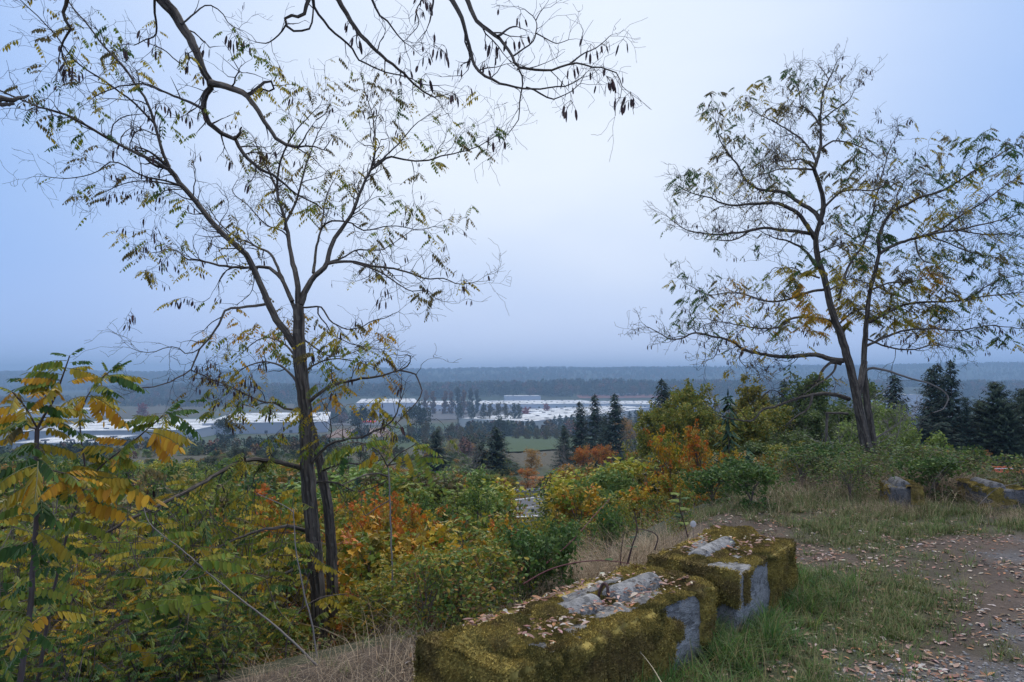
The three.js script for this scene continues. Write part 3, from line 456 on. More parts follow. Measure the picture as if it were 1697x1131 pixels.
{ // firs
  const a = placer(conifer('fir_tree', '', 71, 22, 5.6, { whorls: 40, gaps: 0.22, spray: 1.0, pw: 0.75, fill: 4 }), 22), b = placer(conifer('fir_tree', '', 72, 22, 6.6, { whorls: 42, gaps: 0.1, spray: 1.05, pw: 0.8, fill: 4 }), 22), c = placer(conifer('fir_tree', '', 73, 16, 4.4, { whorls: 44, gaps: 0.05, spray: 0.55, pw: 0.85, fill: 4 }), 16);
  const d = placer(conifer('cedar_tree', '', 74, 13, 5.0, { whorls: 52, gaps: 0.0, spray: 0.5, pw: 0.55, fill: 4.6, col: C.cedar, droop: -0.35, hang: 1.5 }), 13);
  a(985, 655, 190, 'pointed fir, tallest of the three right of the centre'); b(960, 667, 196, 'pointed fir left of the tallest of the three, lower crown'); b(1020, 654, 172, 'thin-topped pointed fir, right one of the three'); b(935, 706, 180, 'shorter fir at the left foot of the three pointed firs'); b(1003, 690, 182, 'bushy fir between the two tall pointed firs');
  b(1097, 630, 128, 'dark broad fir behind the yellow-green tree, right of the centre');
  b(822, 708, 135, 'ragged dark fir left of centre, the taller half of a pair', null, { w: 0.85 }); b(798, 735, 132, 'ragged dark fir left of centre, the lower half of a pair', null, { w: 0.75 }); b(725, 712, 150, 'dark fir in front of the bright yellow tree', null, { w: 0.8 });
  a(1300, 632, 150, 'small distant fir behind the right crown of yellow-green trees'); b(1480, 622, 105, 'dark fir immediately right of the twin trunk on the right');
  c(1541, 611, 93, 'slender fir at the left of the dark group on the right'); c(1552, 604, 95, 'slim pointed fir in the middle of the dark group on the right'); c(1577, 598, 90, 'tallest broad fir of the dark group on the right'); c(1600, 660, 88, 'lower fir skirting the right side of the tallest fir'); c(1530, 690, 86, 'lower fir at the left foot of the dark group', null, { w: 0.9 }); c(1560, 700, 85, 'low dark fir in front of the tallest fir', null, { w: 1.0 });
  d(1650, 634, 88, 'broad dark cedar left of the right frame edge'); d(1625, 665, 90, 'broad dark cedar, left shoulder of the cedar group'); d(1695, 645, 88, 'dark cedar cut by the right frame edge'); d(1670, 668, 86, 'lower dark cedar above the orange barriers'); d(1730, 640, 90, 'dark cedar beyond the right frame edge');
  const e = placer(conifer('young_fir', '', 75, 4, 1.0, { whorls: 16, nb: 5, gaps: 0.1, spray: 0.34, col: C.teal, fill: 3 }), 4), f = placer(conifer('young_hemlock', '', 76, 5, 1.3, { whorls: 18, nb: 5, gaps: 0.1, spray: 0.36, col: [0.03, 0.07, 0.035], fill: 3 }), 5);
  e(592, 800, 18, 'small young fir among the shrubs right of the twin trunk'); e(640, 815, 20, 'young fir behind the pale thin sapling'); f(1207, 655, 22, 'thin-topped young hemlock with a bare tip beside the yellow-green tree', null, { w: 0.75 }); f(1004, 770, 45, 'dense young fir in front of the orange maples'); f(940, 800, 40, 'young fir beside the lower road, right of the grey asphalt'); f(985, 790, 38, 'young fir left of the dense one'); e(945, 828, 24, 'blue-green young fir right of the visible asphalt'); e(955, 815, 30, 'blue-green young fir above the orange bush'); e(740, 805, 30, 'young fir below the dark fir left of centre');
  e(1240, 745, 15, 'young fir behind the orange vine maples'); e(430, 800, 20, 'young fir far left behind the twin trunk'); f(690, 790, 60, 'dark young fir below the dark firs left of centre'); f(845, 790, 75, 'dark young fir left of the asphalt'); f(380, 790, 55, 'dark fir in the shade left of the twin trunk'); f(300, 800, 50, 'dark fir in the shade under the left bough'); f(480, 800, 60, 'dark fir just left of the twin trunk');
}
{ // crowns behind the right-hand tree
  const yg = broadleaf('alder_tree', '', 'tree', 81, 9, 3.0, [[0.27, 0.25, 0.03], [0.19, 0.23, 0.035], [0.34, 0.27, 0.03], [0.13, 0.18, 0.035]], { leaves: 15000, leaf: 0.21, stems: 3, boughs: 48, base: 0.05, spread: 0.12 }), y = placer(yg, 9);
  const gr = broadleaf('alder_tree', '', 'tree', 82, 9, 3.3, [[0.10, 0.15, 0.035], [0.15, 0.19, 0.045], [0.08, 0.12, 0.035]], { leaves: 15000, leaf: 0.21, stems: 3, boughs: 48, base: 0.05, spread: 0.12 }), g = placer(gr, 9);
  const col = (v) => pow(max(0, sin(PI * pow(v, 0.7))), 0.6), ty = broadleaf('alder_tree', '', 'tree', 83, 10, 2.1, [[0.36, 0.27, 0.03], [0.27, 0.23, 0.035], [0.18, 0.19, 0.035]], { leaves: 13000, leaf: 0.2, stems: 2, boughs: 44, base: 0.04, shape: col, spread: 0.13 }), yt = placer(ty, 10);
  y(1145, 636, 46, 'dense yellow-green tree right of the broad dark fir'); y(1110, 674, 44, 'greener shoulder of the yellow-green trees, left side', null, { w: 0.8 }); y(1180, 704, 40, 'low yellow-green tree behind the orange vine maples', null, { w: 0.9 });
  yt(1250, 616, 48, 'tall narrow yellowing tree left of the drooping bough of the right tree'); y(1285, 674, 42, 'broad yellow-green tree below the drooping bough', null, { w: 1.0 }); g(1365, 606, 44, 'large green tree behind the right twin trunk', null, { w: 1.1 }); g(1330, 624, 46, 'green tree left of the large green one', null, { w: 0.9 }); g(1420, 624, 50, 'green tree seen between the trunks and the fir on the right'); g(1300, 704, 34, 'olive-green thicket tree under the drooping bough', null, { w: 1.0 });
  y(1230, 684, 40, 'olive tree between the vine maples and the drooping bough', null, { w: 0.9 }); g(1075, 729, 52, 'dim green tree below the broad fir', null, { w: 0.8 });
  const lg = placer(broadleaf('light_green_tree', '', 'tree', 84, 6, 2.0, [[0.22, 0.30, 0.06], [0.17, 0.25, 0.055], [0.28, 0.33, 0.08]], { leaves: 13000, leaf: 0.13, stems: 4, boughs: 50, base: 0.03, spread: 0.14, arch: 0.12 }), 6);
  lg(1483, 668, 27, 'light green feathery tree right of the right twin trunk', null, { w: 1.0 }); lg(1440, 700, 25, 'light green tree half behind the right twin trunk', null, { w: 0.9 }); lg(1520, 715, 26, 'light green low tree at the edge of the dark firs', null, { w: 0.8 });
  y(1095, 672, 47, 'yellow-green crown left of the dense yellow-green tree', null, { w: 0.8 }); y(1165, 668, 43, 'yellow-green crown between the dense tree and the bare-tipped hemlock', null, { w: 0.85 }); yt(1262, 668, 44, 'yellowing crown right of the tall narrow yellowing tree', null, { w: 1.0 }); yt(1225, 655, 50, 'yellowing crown left of the tall narrow yellowing tree', null, { w: 0.9 }); g(1340, 668, 38, 'green crown in front of the large green tree, left side', null, { w: 0.9 }); g(1390, 660, 36, 'green crown in front of the large green tree, right side', null, { w: 0.9 }); g(1245, 725, 33, 'olive thicket crown behind the amber bushes', null, { w: 0.8 }); y(1285, 735, 30, 'yellow-olive crown behind the amber bushes', null, { w: 0.7 }); g(1370, 720, 30, 'green crown left of the right trunks', null, { w: 0.8 }); g(1190, 745, 34, 'green crown behind the small orange and green vine maple', null, { w: 0.7 }); g(1060, 765, 36, 'green crown above the far bend of the road', null, { w: 0.6 }); y(1025, 790, 34, 'low yellow-green crown right of the dense young fir', null, { w: 0.6 });
  const om = placer(broadleaf('orange_maple', '', 'tree', 85, 9, 3.0, [C.orange, [0.5, 0.2, 0.04], [0.4, 0.14, 0.03], [0.42, 0.24, 0.04]], { leaves: 3600, leaf: 0.24, stems: 3, boughs: 36, base: 0.1, bunch: true }), 9);
  om(968, 737, 105, 'bright orange maple under the tall pointed fir, left one'); om(1000, 735, 108, 'bright orange maple under the pointed firs, right one'); om(945, 770, 95, 'rusty orange maple left of the bright orange ones', null, { w: 0.9 }); om(875, 775, 85, 'orange maple just beyond the visible asphalt', null, { w: 0.6 }); om(895, 790, 80, 'low orange maple at the road edge', null, { w: 0.7 }); om(1060, 745, 90, 'orange-brown maple left of the yellow-green tree', null, { w: 0.8 }); om(640, 770, 75, 'orange maple seen right of the pale sapling', null, { w: 0.7 }); om(230, 830, 45, 'orange maple in the dip at the left', null, { w: 0.8 }); om(1040, 780, 60, 'dull orange maple above the far bend of the road', null, { w: 0.8 }); om(1630, 745, 84, 'small orange maple in front of the dark cedars', null, { w: 0.35 });
}
// ---------------------------------------------------------------- shrubs and saplings on the bank
{
  const slim = { stems: 4, boughs: 40, base: 0.08, spread: 0.1 };
  const protos = {
    orange: [broadleaf('vine_maple', '', 'shrub', 91, 3, 1.0, [C.orange, C.gold, [0.5, 0.24, 0.03], [0.42, 0.3, 0.04], [0.3, 0.27, 0.04]], { ...slim, leaves: 3300, leaf: 0.07, wide: 0.95, kind: 2, wood: M.cane, bunch: true }), broadleaf('vine_maple', '', 'shrub', 92, 3, 1.1, [C.orange, C.gold, C.yellow, [0.3, 0.25, 0.03], C.lime], { ...slim, leaves: 3300, leaf: 0.07, wide: 0.95, kind: 2, wood: M.cane, bunch: true })],
    alder: [broadleaf('alder_sapling', '', 'shrub', 93, 3.2, 0.95, [[0.1, 0.19, 0.035], [0.15, 0.23, 0.04], C.green, [0.08, 0.15, 0.05], C.lime, C.lime], { ...slim, leaves: 3400, leaf: 0.075, wide: 0.62, kind: 0, wood: M.cane }), broadleaf('alder_sapling', '', 'shrub', 94, 3.2, 1.0, [[0.14, 0.22, 0.035], C.lime, [0.24, 0.27, 0.035], C.green, [0.32, 0.29, 0.04]], { ...slim, leaves: 3400, leaf: 0.075, wide: 0.62, kind: 0, wood: M.cane })],
    yellow: [broadleaf('yellowing_shrub', '', 'shrub', 95, 2.6, 1.0, [[0.3, 0.27, 0.03], C.lime, [0.4, 0.31, 0.03], [0.14, 0.19, 0.03]], { ...slim, leaves: 3000, leaf: 0.07, wide: 0.7, kind: 1, wood: M.cane }), broadleaf('yellowing_shrub', '', 'shrub', 96, 2.4, 1.1, [[0.2, 0.22, 0.03], C.lime, C.green, [0.33, 0.28, 0.03]], { ...slim, leaves: 3000, leaf: 0.07, wide: 0.7, kind: 1, wood: M.cane })],
    bramble: [broadleaf('bramble', '', 'shrub', 97, 1.0, 0.8, [[0.06, 0.12, 0.03], C.green, [0.1, 0.19, 0.035], [0.15, 0.21, 0.04]], { stems: 6, boughs: 30, base: 0.02, spread: 0.16, leaves: 1500, leaf: 0.065, wide: 0.8, kind: 1, wood: M.cane, arch: 0.3 }), broadleaf('bramble', '', 'shrub', 98, 1.0, 0.9, [[0.07, 0.14, 0.06], [0.12, 0.2, 0.05], [0.18, 0.22, 0.06], [0.22, 0.16, 0.08], C.lime], { stems: 6, boughs: 30, base: 0.02, spread: 0.16, leaves: 1300, leaf: 0.055, wide: 0.6, kind: 1, wood: M.cane, arch: 0.3 })],
  };
  const lowP = {
    orange: broadleaf('vine_maple', '', 'shrub', 191, 1.2, 0.62, [C.orange, C.gold, C.yellow, [0.3, 0.26, 0.04], C.lime, [0.42, 0.3, 0.04]], { ...slim, stems: 5, leaves: 1900, leaf: 0.058, wide: 0.95, kind: 2, wood: M.cane, bunch: true }), alder: broadleaf('alder_sapling', '', 'shrub', 193, 1.2, 0.62, [[0.1, 0.19, 0.035], [0.17, 0.26, 0.04], [0.1, 0.2, 0.06], C.lime, [0.3, 0.3, 0.04], [0.42, 0.33, 0.04], [0.3, 0.12, 0.04]], { ...slim, stems: 5, leaves: 1000, leaf: 0.065, wide: 0.62, kind: 1, wood: M.cane }), yellow: broadleaf('yellowing_shrub', '', 'shrub', 195, 1.2, 0.62, [[0.3, 0.27, 0.03], C.lime, [0.42, 0.32, 0.03], [0.14, 0.19, 0.03]], { ...slim, stems: 5, leaves: 900, leaf: 0.06, wide: 0.7, kind: 1, wood: M.cane }),
  };
  const H = { orange: 3, alder: 3.2, yellow: 2.6, bramble: 1 }, put = {}, putLow = {};
  for (const k in protos) put[k] = protos[k].map((p, i) => placer(p, k === 'yellow' && i ? 2.4 : H[k]));
  for (const k in lowP) putLow[k] = placer(lowP[k], 1.2);
  const P = (k, i, px, py, d, label, group, w) => { const A = at(px, py, d), hh = A.y - gy(A.x, A.z), low = k !== 'bramble' && hh < 1.7, f = low ? putLow[k] : put[k][i], kk = max(0.5, hh) / (low ? 1.2 : k === 'yellow' && i ? 2.4 : H[k]); return f(px, py, d, label, group, { w: k === 'bramble' ? w ?? undefined : kk * clamp((w ?? 0.85) * (low ? 1.5 : 1.1), 0.7, 1.5) }); };
  // right-hand thicket, one by one
  P('orange', 0, 1163, 695, 14, 'tall orange vine maple, highest of the group left of the right tree', null, 0.75); P('orange', 1, 1108, 706, 14.5, 'orange-tipped vine maple with one high spray, left of the tallest', null, 0.6); P('orange', 1, 1205, 748, 13, 'small orange and green vine maple right of the tallest', null, 0.5); P('orange', 0, 1120, 785, 12.5, 'low red-orange vine maple left of the grass bank', null, 0.65); P('orange', 1, 1150, 790, 11.5, 'yellow-orange vine maple spilling onto the grass bank', null, 0.6);
  P('orange', 1, 1275, 798, 11.6, 'small amber bush at the top of the grass bank', null, 0.35); P('orange', 1, 1312, 803, 11.4, 'smaller amber bush right of the other on the grass bank', null, 0.3);
  P('bramble', 0, 1225, 770, 10.6, 'bright green bramble at the top of the grass bank', null, 0.8); P('bramble', 0, 1180, 812, 9.6, 'dark green bramble left of the bright one', null, 0.7); P('alder', 0, 1330, 745, 14, 'green sapling right of the amber bushes', null, 0.8); P('alder', 1, 1375, 745, 14, 'lime green sapling left of the right trunk base', null, 0.8); P('alder', 0, 1290, 760, 14.5, 'dim green sapling behind the amber bushes', null, 0.9);
  P('bramble', 1, 1385, 800, 11.2, 'grey-green bramble at the foot of the right tree', null, 0.9); P('bramble', 0, 1350, 808, 10.6, 'green bramble left of the right trunk base', null, 0.8); P('bramble', 1, 1500, 776, 10.8, 'blue-green bramble right of the right trunk base', null, 1.0); P('bramble', 1, 1530, 765, 10.2, 'grey-green bramble behind the leaning mossy block', null, 1.0); P('bramble', 0, 1548, 805, 8.9, 'dark green bramble between the two far blocks', null, 0.7); P('bramble', 1, 1590, 782, 9.8, 'blue-green bramble in front of the lower road', null, 0.8); P('bramble', 0, 1612, 768, 10.2, 'lime-topped bramble beside the right road end', null, 0.4); P('bramble', 1, 1425, 822, 9.8, 'tangled bramble in front of the right trunk', null, 0.9); P('bramble', 1, 1330, 815, 10.0, 'tangled grey-green bramble on the grass bank', null, 0.8); P('bramble', 0, 1245, 845, 8.3, 'low dark bramble behind the far concrete block', null, 0.6); P('bramble', 1, 1695, 795, 9.2, 'tangled bramble at the right frame edge', null, 0.8); P('bramble', 1, 1410, 842, 8.8, 'low grey-green weeds left of the leaning mossy block', null, 0.6); P('alder', 1, 1560, 740, 14, 'thin green sapling before the dark firs', null, 0.6);
  // beside the blocks
  P('alder', 1, 1128, 824, 6.9, 'leafy green sapling behind the far concrete block', null, 0.28); P('bramble', 0, 930, 905, 5.4, 'bright green bramble left of the near concrete block', null, 0.4); P('yellow', 1, 1030, 845, 8.2, 'lime shrub left of the dry grass behind the blocks', null, 0.5); P('orange', 1, 965, 805, 12, 'amber vine maple beyond the dry grass', null, 0.75); P('yellow', 0, 905, 860, 8, 'yellow-leaved shrub left of the dry grass', null, 0.5); P('bramble', 0, 1010, 880, 6.4, 'low green bramble in the dry grass', null, 0.35); P('orange', 1, 840, 860, 8.5, 'amber shrub with one withered brown leaf', null, 0.5); P('bramble', 0, 880, 935, 5.2, 'broad-leaved bramble left of the near block', null, 0.5);
  // the mass on the bank: near alike saplings
  const r = rng(404), mass = [['orange', 'orange vine maple below the near block', 'vine maples on the bank between the left tree and the blocks', [[610, 805, 10], [565, 830, 11], [650, 815, 9.5], [690, 880, 8], [640, 870, 8.2], [675, 835, 10.5], [585, 815, 12], [460, 800, 11], [415, 815, 11.5], [720, 915, 6.2], [765, 935, 5.8], [690, 955, 5.6], [745, 965, 5.4], [800, 940, 6], [745, 920, 7.6], [700, 950, 6.8], [780, 950, 6.6], [610, 960, 7], [660, 975, 6.2], [830, 930, 7.4], [580, 900, 9], [760, 980, 5.8], [720, 840, 13], [1000, 835, 13], [1060, 810, 14]]],
    ['orange', 'orange vine maple below the left bough', 'vine maples left of the left tree', [[440, 880, 9.5], [470, 910, 8.8], [400, 900, 9], [370, 1010, 6.2], [350, 1060, 5.2], [420, 1050, 5.6], [300, 1080, 4.8], [450, 990, 7.2]]],
    ['alder', 'green sapling left of the road gap', 'alder saplings on the bank right of the left tree', [[790, 800, 15], [760, 815, 14], [730, 830, 13], [800, 850, 11], [770, 870, 10], [820, 890, 9], [700, 820, 15], [900, 905, 8], [740, 885, 9.4], [790, 920, 8], [850, 930, 7.2], [690, 870, 10.5], [640, 800, 16], [600, 815, 14], [950, 860, 11], [980, 880, 9.4], [765, 1005, 4.5], [815, 985, 4.9], [705, 1045, 4.2], [860, 950, 5.5], [735, 1020, 4.5], [1050, 850, 10.5], [1090, 830, 11.5], [1010, 815, 16]]],
    ['yellow', 'yellowing shrub right of the left tree', 'yellowing shrubs right of the left tree', [[625, 960, 6.8], [640, 1000, 5.6], [620, 1010, 5.4], [700, 1010, 5.2], [750, 1020, 4.9], [810, 980, 5.6], [680, 925, 7.4], [860, 965, 5.8], [610, 920, 8], [660, 880, 9]]],
    ['yellow', 'small-leaved shrub left of the left tree', 'small-leaved yellowing shrubs left of the left tree', [[470, 870, 9], [420, 860, 8.5], [370, 850, 8.8], [320, 860, 8], [270, 860, 7.6], [220, 860, 7.4], [170, 870, 7], [120, 860, 6.8], [60, 870, 6.6], [10, 880, 6.2], [180, 1000, 4.6], [120, 1010, 4.4], [60, 1010, 4.2], [240, 1000, 4.8], [20, 1030, 4]]],
    ['alder', 'tall dim sapling on the bank far left', 'tall saplings hiding the road at the left', [[540, 775, 24], [500, 765, 28], [455, 770, 26], [415, 760, 30], [375, 765, 27], [335, 770, 24], [290, 760, 30], [245, 765, 26], [205, 755, 28], [160, 765, 25], [115, 760, 27], [70, 770, 24], [25, 765, 26], [-20, 770, 25]]],
    ['yellow', 'tall yellowing sapling on the bank', 'tall yellowing saplings on the bank', [[575, 805, 17], [625, 800, 19], [665, 815, 18], [705, 805, 21], [520, 815, 16], [470, 810, 17], [400, 800, 18], [330, 805, 17]]],
    ['alder', 'tall green sapling hiding the road centre', 'tall green saplings hiding the road', [[570, 790, 32], [610, 785, 36], [650, 790, 34], [690, 780, 38], [730, 795, 33], [770, 785, 36], [805, 800, 30], [960, 825, 24], [985, 810, 28], [1030, 800, 26], [1075, 790, 28]]],
    ['alder', 'green sapling left of the left tree', 'green saplings in the left foreground thicket', [[430, 820, 12], [350, 830, 11], [280, 830, 10.5], [180, 840, 10], [90, 850, 9.5], [20, 840, 9], [390, 930, 7.6], [250, 970, 5.2], [310, 1030, 4.6], [140, 1080, 3.9], [480, 1050, 5.4], [380, 1000, 5.8]]],
  ];
  for (const [k, label, group, list] of mass) { const say = ordinals(list, label); list.forEach(([x, y, d], i) => P(k, i % 2, x, y, d, say[i], group, 0.62 + 0.4 * r())); }
}
// ---------------------------------------------------------------- locust trees
// compound leaves: a stalk with pairs of oval leaflets; droop bends the leaflets down
function compound(seed, pairs, len, lw, ll, droop, cols, kind = 1, sag = 0.25) {
  const b = new MB(), r = rng(seed), stalk = (t) => V(len * t, -sag * len * t * t + 0.1 * len * t, 0), pts = [0, 0.35, 0.7, 1].map(stalk); b.tube(pts, [len * 0.011, len * 0.009, len * 0.007, len * 0.004], 3, [0.2, 0.2, 0.05], false);
  for (let k = 0; k <= pairs; k++) {
    const t = 0.18 + 0.8 * k / pairs, p = stalk(min(1, t)), ends = k === pairs ? [0] : [-1, 1], sz = 0.72 + 0.45 * sin(PI * (0.15 + 0.75 * t));
    for (const s of ends) { if (r() < 0.09) continue; const dr = droop * (0.75 + 0.5 * r()), d = s ? V(0.3 + 0.2 * (r() - 0.5), -dr, s * (1.05 - 0.75 * dr)).normalize() : V(0.9, -dr * 0.7, 0).normalize(), sd = V(1, 0.25 * (r() - 0.5), -0.3 * s + 0.3 * (r() - 0.5)); sd.addScaledVector(d, -sd.dot(d)).normalize(); b.leaf(p, d, s ? sd : V(0, 0, 1), ll * sz * (0.85 + 0.3 * r()), lw * sz, vary(mixc(pick(cols, r), pick(cols, r), r()), r, 0.27), kind, 0.18); }
  }
  return b.geo();
}
const LC = { green: [[0.055, 0.13, 0.02], [0.08, 0.16, 0.025], [0.04, 0.1, 0.02]], lime: [[0.2, 0.25, 0.025], [0.14, 0.22, 0.025], [0.28, 0.27, 0.025]], yellow: [[0.5, 0.34, 0.02], [0.42, 0.32, 0.025], [0.34, 0.29, 0.025]], gold: [[0.62, 0.33, 0.015], [0.55, 0.26, 0.015], [0.6, 0.36, 0.02]], dull: [[0.16, 0.12, 0.04], [0.22, 0.16, 0.04], [0.1, 0.09, 0.035]] };
const bigLeaf = {}, treeLeaf = {};
['green', 'lime', 'yellow', 'gold', 'dull'].forEach((k, i) => { bigLeaf[k] = [0, 1, 2].map((v) => compound(200 + i * 10 + v, 7 + v, 0.24, 0.024, 0.052, 0.55 + 0.2 * v, LC[k], 1)); treeLeaf[k] = [0, 1, 2].map((v) => compound(300 + i * 10 + v, 4 + v, 0.17, 0.021, 0.042, 0.45 + 0.2 * v, LC[k], 0, 0.4)); });
// hanging seed pods, one to four on a stalk
const podGeo = [1, 1, 2, 3].map((n) => { const b = new MB(), r = rng(500 + n); for (let k = 0; k < n; k++) { const a = r() * 6.28, l = 0.062 * (0.7 + 0.5 * r()), w = 0.0085, o = V(cos(a) * 0.012 * n, -0.02 - 0.02 * r(), sin(a) * 0.012 * n), d = V(cos(a) * 0.2, -1, sin(a) * 0.2).normalize(), s = side(d, r), c = vary(C.pod, r, 0.5); b.tube([V(0, 0, 0), o], [0.0015, 0.0015], 3, C.pod, false); b.leaf(o, d, s, l, w * 1.9, c, 1, 0.25); b.leaf(o.clone().add(V(0.002, 0, 0.002)), d, s, l, w * 1.9, c, 1, -0.25); } return b.geo(); });

class Locust {
  constructor(name, label, cat, base, seed, fat = { trunk: 1, limb: 0.9 }) { this.fat = fat; this.thin = fat.thin ?? 0.0014; this.t = thing(name, label, cat, base); this.o = base.clone(); this.r = rng(seed); this.tw = new MB(); this.nodes = []; this.paths = []; }
  local(p) { return p.clone().sub(this.o); }
  // a bough through photograph pixels; d0, d1 its distance at both ends; r0, r1 its half width in pixels at the first distance
  bough(name, px, d0, d1, r0, r1, o = {}) {
    const n = px.length, raw = px.map(([x, y], k) => this.local(at(x, y, lerp(d0, d1, (k / (n - 1)) ** (o.pw ?? 1))))), cur = new THREE.CatmullRomCurve3(raw, false, 'centripetal'), L = cur.getLength(), seg = max(6, min(60, floor(L / (o.step ?? 0.07)))), pts = [], rad = [], tk = this.fat[name] ?? 1, R0 = r0 * d0 / F * tk, R1 = r1 * d0 / F * tk;
    for (let k = 0; k <= seg; k++) { const t = k / seg, p = cur.getPointAt(t); const j = min(R0, 0.02) * 0.5; if (k && k < seg) p.add(V((this.r() - 0.5) * j, (this.r() - 0.5) * j, (this.r() - 0.5) * j)); pts.push(p); let q = lerp(R0, R1, pow(t, o.taper ?? 0.8)); if (o.flare && t < 0.12) q *= 1 + o.flare * (1 - t / 0.12) ** 2; rad.push(q); }
    const b = new MB(); b.tube(pts, rad, R0 > 0.04 ? 14 : R0 > 0.015 ? 8 : 6, C.white, true, R0 > 0.03 ? 0.22 : 0.12); const m = part(name, b.geo(), o.mat ?? (R0 > 0.012 ? M.bark : M.twig), this.t);
    this.paths.push({ pts, rad, L, o }); return m;
  }
  // side shoots along a path, crooked and branching again
  shoot(p, dir, len, rad, lv, o) {
    const r = this.r, n = max(3, min(9, floor(len / 0.055))), pts = [p], rr = [rad], d = dir.clone(); let q = p;
    for (let k = 1; k <= n; k++) { d.add(rdir(r).multiplyScalar(0.42)).add(V(0, (o.lift ?? 0.06) - 0.10 * (k / n) * (o.hang ?? 0.6), 0)).normalize(); q = q.clone().addScaledVector(d, len / n); pts.push(q); rr.push(max(this.thin, rad * (1 - 0.75 * k / n))); if (lv >= 1) this.nodes.push([q, d.clone(), lv]); if (lv < (o.deep ?? 3) && k > 0 && r() < (o.fork ?? 0.62) && len > 0.08) this.shoot(q, d.clone().multiplyScalar(0.75).add(side(d, r).multiplyScalar(0.8 + 0.4 * r())).normalize(), len * (0.3 + 0.35 * r()), max(this.thin * 1.1, rad * 0.55), lv + 1, o); }
    this.tw.tube(pts, rr, rad > 0.004 ? 4 : 3, C.white, false);
  }
  twigs(o = {}) {
    for (const { pts, rad, L, o: po } of this.paths) {
      if (po.noTwig) continue; const r = this.r, n = floor(L / (po.gap ?? o.gap ?? 0.17)), from = po.from ?? 0.18;
      for (let k = 0; k < n; k++) {
        const t = from + (1 - from) * (k + r()) / n, i = min(pts.length - 2, floor(t * (pts.length - 1))), p = pts[i].clone().lerp(pts[i + 1], t * (pts.length - 1) - i), d = pts[i + 1].clone().sub(pts[i]).normalize(), s = side(d, r); s.z *= 0.75;
        const len = (o.len ?? 0.5) * (po.len ?? 1) * (0.35 + 0.9 * r()) * (1.1 - 0.45 * t), dir = d.clone().multiplyScalar(0.55 + 0.5 * t).add(s.multiplyScalar(0.9)).add(V(0, 0.12, 0)).normalize();
        this.shoot(p, dir, len, max(this.thin * 1.4, min(rad[i] * 0.5, 0.007)), 1, o);
      }
      const e = pts.length - 1, dd = pts[e].clone().sub(pts[e - 1]).normalize(); for (let k = 0; k < 2; k++) this.shoot(pts[e], dd.clone().add(rdir(r).multiplyScalar(0.5)).normalize(), (o.len ?? 0.5) * (po.len ?? 1) * 0.7, max(0.0014, rad[e] * 0.8), 1, o);
    }
    const m = part('fine_twigs', this.tw.geo(), M.twig, this.t, 'stuff');
    for (const q of this.nodes) q[3] = seen(q[0].clone().add(this.o)); return m;
  }
  hang(geo, mat, name, q, scale, level) {
    const m = part(name, geo, mat, this.t), r = this.r, f = V(q[1].x, 0, q[1].z).addScaledVector(V(r() - 0.5, 0, r() - 0.5), 1.6).normalize(); m.position.copy(q[0]);
    m.rotation.set((r() - 0.5) * 0.5, atan2(-f.z, f.x), level ? (r() - 0.5) * 0.3 : -0.15 - 0.45 * r(), 'YXZ'); m.scale.setScalar(scale * (0.75 + 0.5 * r())); return m;
  }
  // spots: [px, py, radius in px, how many, colour]; each leaf is a part of its own, up to most; the rest is joined
  leaves(spots, scale, most = 290, set = treeLeaf) {
    const r = this.r; let made = 0; const rest = [];
    for (const [x, y, rad, n, col] of spots) {
      const near = this.nodes.filter((q) => hypot(q[3][0] - x, q[3][1] - y) < rad && q[2] >= 1); if (!near.length) continue;
      for (let k = 0; k < n; k++) { const q = pick(near, r), c = col ?? pick(['lime', 'yellow', 'yellow', 'green', 'dull', 'lime'], r), g = pick(set[c], r); const m = this.hang(g, M.leaf, 'leaf', q, scale, 0); if (made++ >= most) { rest.push(m); this.t.remove(m); } }
    }
    this.join(rest, 'foliage', M.leaf); return made;
  }
  pods(spots, scale, most = 160) {
    const r = this.r; let made = 0; const rest = [];
    for (const [x, y, rad, n] of spots) { const near = this.nodes.filter((q) => hypot(q[3][0] - x, q[3][1] - y) < rad && q[2] >= 1); if (!near.length) continue; for (let k = 0; k < n; k++) { const q = pick(near, r), m = this.hang(pick(podGeo, r), M.pod, 'seed_pod', q, scale, 1); if (made++ >= most) { rest.push(m); this.t.remove(m); } } }
    this.join(rest, 'seed_pods', M.pod);
  }
  join(list, name, mat) {
    if (!list.length) return; const b = new MB(), p = V(), nm = V(), n3 = new THREE.Matrix3();
    for (const m of list) { m.updateMatrix(); n3.getNormalMatrix(m.matrix); const a = m.geometry.attributes, s = b.count; for (let k = 0; k < a.position.count; k++) { p.fromBufferAttribute(a.position, k).applyMatrix4(m.matrix); nm.fromBufferAttribute(a.normal, k).applyMatrix3(n3).normalize(); b.v(p.x, p.y, p.z, nm.x, nm.y, nm.z, [a.color.getX(k), a.color.getY(k), a.color.getZ(k)]); } for (const i of m.geometry.index.array) b.i.push(s + i); }
    part(name, b.geo(), mat, this.t, 'stuff');
  }
}
// a regular scatter of spots over a region of the picture, thinned by noise
function cover(seed, x0, y0, x1, y1, step, n, keep, col) { const r = rng(seed), out = []; for (let y = y0; y <= y1; y += step) for (let x = x0; x <= x1; x += step) { const X = x + (r() - 0.5) * step, Y = y + (r() - 0.5) * step, k = keep(X, Y) * (0.4 + 1.2 * r()); const m = floor(n * k + r()); if (m > 0) out.push([X, Y, step * 0.8, m, col ? col(X, Y, r) : undefined]); } return out; }

